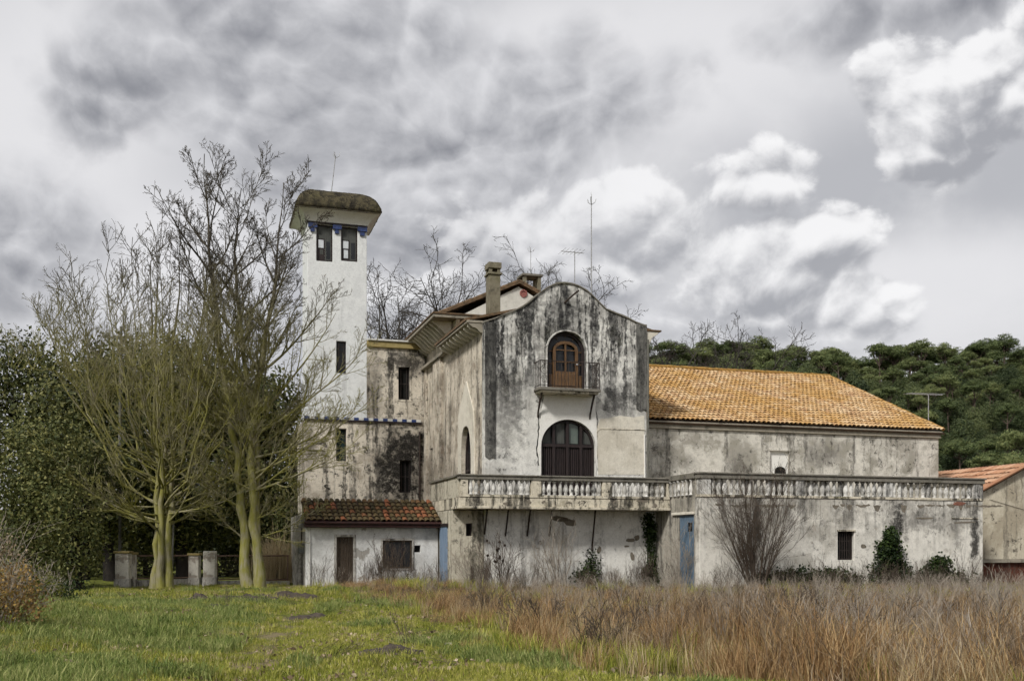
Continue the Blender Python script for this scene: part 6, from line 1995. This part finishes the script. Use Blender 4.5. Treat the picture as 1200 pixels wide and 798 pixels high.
    uu_ = r.uniform(EU0, TU1, n); vv_ = np.where(uu_ < BU0, LEV - .5, np.where(uu_ < TU0, -1.3, TV0 - .5)) - np.abs(r.normal(0, .8, n))
    X = O.x + UX.x * uu_ + VX.x * vv_; Y = O.y + UX.y * uu_ + VX.y * vv_
    scatter('wall_weeds', [stalks(120 + i, 7, 1.35, .3, M['shrubstem'], .006, 6) for i in range(3)], X, Y, np.clip(.55 + r.normal(0, .26, n), .22, 1.3), 'thin dark weed stems along the foot of the walls', 'weeds', .12, 6)
    # reeds behind the rusty fence panel
    n = 110
    X = r.normal(at(322, 638, 46.5).x, .42, n); Y = r.normal(46.5, .5, n)
    scatter('reeds', [tuft(300 + i, 16, 2.3, .30, .02, .35, M['straw']) for i in range(2)], X, Y, np.clip(.8 + r.normal(0, .2, n), .3, 1.3), 'straw coloured reeds behind the rusty fence panel', 'reeds', .06, 7)
    # dead twigs lying about
    x, y, r = field(2400, 91, 12, 38, power=1.0)
    near = np.exp(-(((x + 8.6) / 3.2) ** 2 + ((y - 30.0) / 2.0) ** 2)) + .8 * np.exp(-(((x + 1.6) / .9) ** 2 + ((y - 17.5) / 1.6) ** 2)) + .7 * np.exp(-(((x + 2.3) / 1.0) ** 2 + ((y - 15.2) / .8) ** 2)) + .06
    keep = (r.uniform(0, 1, len(x)) < near) & (x < bnd(y) + .3) & ~inside_building(x, y)
    X, Y = x[keep], y[keep]
    scatter('dead_twigs', [stalks(140 + i, 4, .9, .15, M['shrubstem'], .007, 5) for i in range(3)], X, Y, np.clip(.42 + r.normal(0, .15, len(X)), .15, .9), 'grey dead twigs littering the grass', 'twigs', 1.35, 12, .03)
    # fallen leaves and clods
    n = 5200
    x, y, r = field(n, 8, 11, 40, power=1.2)
    keep = (x < bnd(y)) & ~inside_building(x, y) & (vnoise(x, y, .9, 31) > .1)
    C = np.stack([x[keep], y[keep], gz(x[keep], y[keep]) + .05], 1)
    V, F = leaf_cloud(C, 2, (.05, .05, .015), .07, r, up=0, aspect=.7)
    o = obj('fallen_leaves', np_mesh('fallen_leaves', V, F, M['drygrey'])); tag(o, 'brown fallen leaves strewn on the grass', 'leaves', None, 'stuff')
do_grass()

# low tangled scrub standing in the dry field
rs = random.Random(61)
SPS = [(5, .10, .02, 9, .5, 38, .10, 3, .006), (4, .14, .03, 5, .5, 38, .2, 3, .0045), (2, .15, .02, 0, 0, 0, 0, 3, .004)]
for k, (px, py) in enumerate([(700, 768), (640, 742), (575, 722), (760, 752), (830, 735), (905, 762), (980, 740), (1050, 757), (1120, 742), (1175, 772), (860, 716), (1010, 712), (735, 715), (940, 722)]):
    Y_ = EYE * 1200 / (py - 638); b = at(px, 638, Y_)
    bare_bush('scrub_bush', gpt(b.x, Y_), rs.uniform(.75, 1.05) * (1.0 if Y_ < 20 else .85), .85, 9, 'low tangle of dark bare twigs standing in the dry grass', 200 + k, M['shrubstem'], SPS, 'bush', .008, 'low scrub bushes in the dry field')
# autumn shrub on the left bank
def bank_shrub(px, Y, h, w_, label, seed, mat, n=300):
    b = at(px, 638, Y); base = gpt(b.x, Y)
    r = np.random.default_rng(seed)
    e = empty('bank_shrub', base); tag(e, label, 'shrub')
    C = blob_clumps(r, [(0, 0, h * .5, w_, w_, h * .5), (w_ * .4, 0, h * .35, w_ * .7, w_ * .7, h * .35)], n, .2)
    C[:, 2] = np.maximum(C[:, 2], .05)
    V, F = leaf_cloud(C, 6, .06, .055, r, up=.2, aspect=.65)
    obj('leaves', np_mesh('leaves', V, F, mat), parent=e)
    tb = TreeB(); rr = random.Random(seed)
    for k in range(26):
        grow(tb, rr, (rr.uniform(-.3, .3) * w_, rr.uniform(-.3, .3) * w_, -.05), (rr.gauss(0, .4), rr.gauss(0, .4), 1), h * rr.uniform(.7, 1.25), .008, 0, [(5, .08, .02, 6, .4, 35, .2, 3, .005), (3, .12, .03, 0, 0, 0, 0, 3, .004)])
    obj('stems', tb.mesh('stems', M['bramble']), parent=e)
bank_shrub(2, 17.5, 1.15, .75, 'orange leaved shrub at the lower left edge', 1, M['orangeleaf'], 420)
bank_shrub(30, 22.5, .95, .8, 'pale stemmed green and tan scrub behind the orange shrub', 2, M['weedleaf'], 240)
bank_shrub(-25, 21, 1.7, 1.0, 'tall tan scrub on the left bank under the evergreen', 3, M['drygrey'], 300)
bank_shrub(62, 27, .8, .9, 'low green scrub at the edge of the wood', 4, M['ivy'], 260)
bank_shrub(1030, 13.2, .42, .28, 'small pale leaved sprig in the right foreground', 5, M['weedleaf'], 40)

# turned soil heaps and stones
def soil_heap(px, py, rx, ry, h, label, seed):
    Y = EYE * 1200 / (py - 638); b = at(px, 638, Y)
    r = np.random.default_rng(seed)
    n = 22
    xs = np.linspace(-1, 1, n); X, Yg = np.meshgrid(xs, xs)
    q = np.clip(1 - (X ** 2 + Yg ** 2), 0, 1)
    Zg = h * q ** .8 * (1 + .5 * vnoise(X, Yg, 4.0, seed)) + r.normal(0, h * .16, X.shape) * (q > 0)
    Zg = np.where(q <= 0, -.08, np.maximum(Zg, -.02))
    V = np.stack([(X * rx).ravel(), (Yg * ry).ravel(), Zg.ravel()], 1)
    i, j = np.meshgrid(np.arange(n - 1), np.arange(n - 1)); a = (j * n + i).ravel()
    o = obj('soil_heap', np_mesh('soil_heap', V, np.stack([a, a + 1, a + n + 1, a + n], 1), M['soil']), gpt(b.x, Y))
    tag(o, label, 'soil')
soil_heap(243, 706, .95, .5, .14, 'dark heap of turned soil left on the grass before the fence', 1)
soil_heap(285, 704, 1.2, .5, .14, 'long low strip of turned soil in front of the paired trunks', 2)
soil_heap(258, 713, .5, .3, .10, 'small dark clod of soil just below the larger heap', 3)
soil_heap(338, 701, 1.0, .6, .12, 'greyish soil mound before the lean-to corner', 4)
soil_heap(362, 722, .7, .35, .10, 'dark bare soil patch below the lean-to door', 5)
soil_heap(458, 768, .55, .35, .07, 'dark soil patch in the lower middle of the grass', 6)
def stone(px, py, s, label, seed):
    Y = EYE * 1200 / (py - 638); b = at(px, 638, Y); r = random.Random(seed)
    m_ = MB(); prof = []
    K = 8
    vs_ = [(0, 0, s * .55)]; fs = []
    for i, (q, z) in enumerate(((.65, .45), (1.0, .1), (.9, -.2))):
        for k in range(K):
            a = 2 * PI * k / K
            rr_ = s * q * r.uniform(.8, 1.2)
            vs_.append((rr_ * math.cos(a) * 1.3, rr_ * math.sin(a), s * z * r.uniform(.8, 1.2)))
    for k in range(K):
        fs.append((0, 1 + k, 1 + (k + 1) % K))
        for t in range(2):
            fs.append((1 + t * K + k, 1 + (t + 1) * K + k, 1 + (t + 1) * K + (k + 1) % K, 1 + t * K + (k + 1) % K))
    m_.add(vs_, fs); me = m_.mesh('stone'); me.materials.append(M['stone'])
    tag(obj('stone', me, gpt(b.x, Y, .02), rz=r.uniform(0, 6)), label, 'stone', 'pale stones in the grass')
stone(525, 757, .10, 'larger flat pale stone lying in the grass', 1)
stone(536, 748, .075, 'pale stone just behind the larger flat stone', 2)
stone(548, 746, .06, 'small pale stone nearest the dry grass', 3)
stone(510, 758, .05, 'small pale stone beside the large flat one', 4)
stone(61, 724, .10, 'pale stone at the foot of the left bank', 5)
stone(440, 718, .07, 'pale stone on the green slope below the lean-to window', 6)
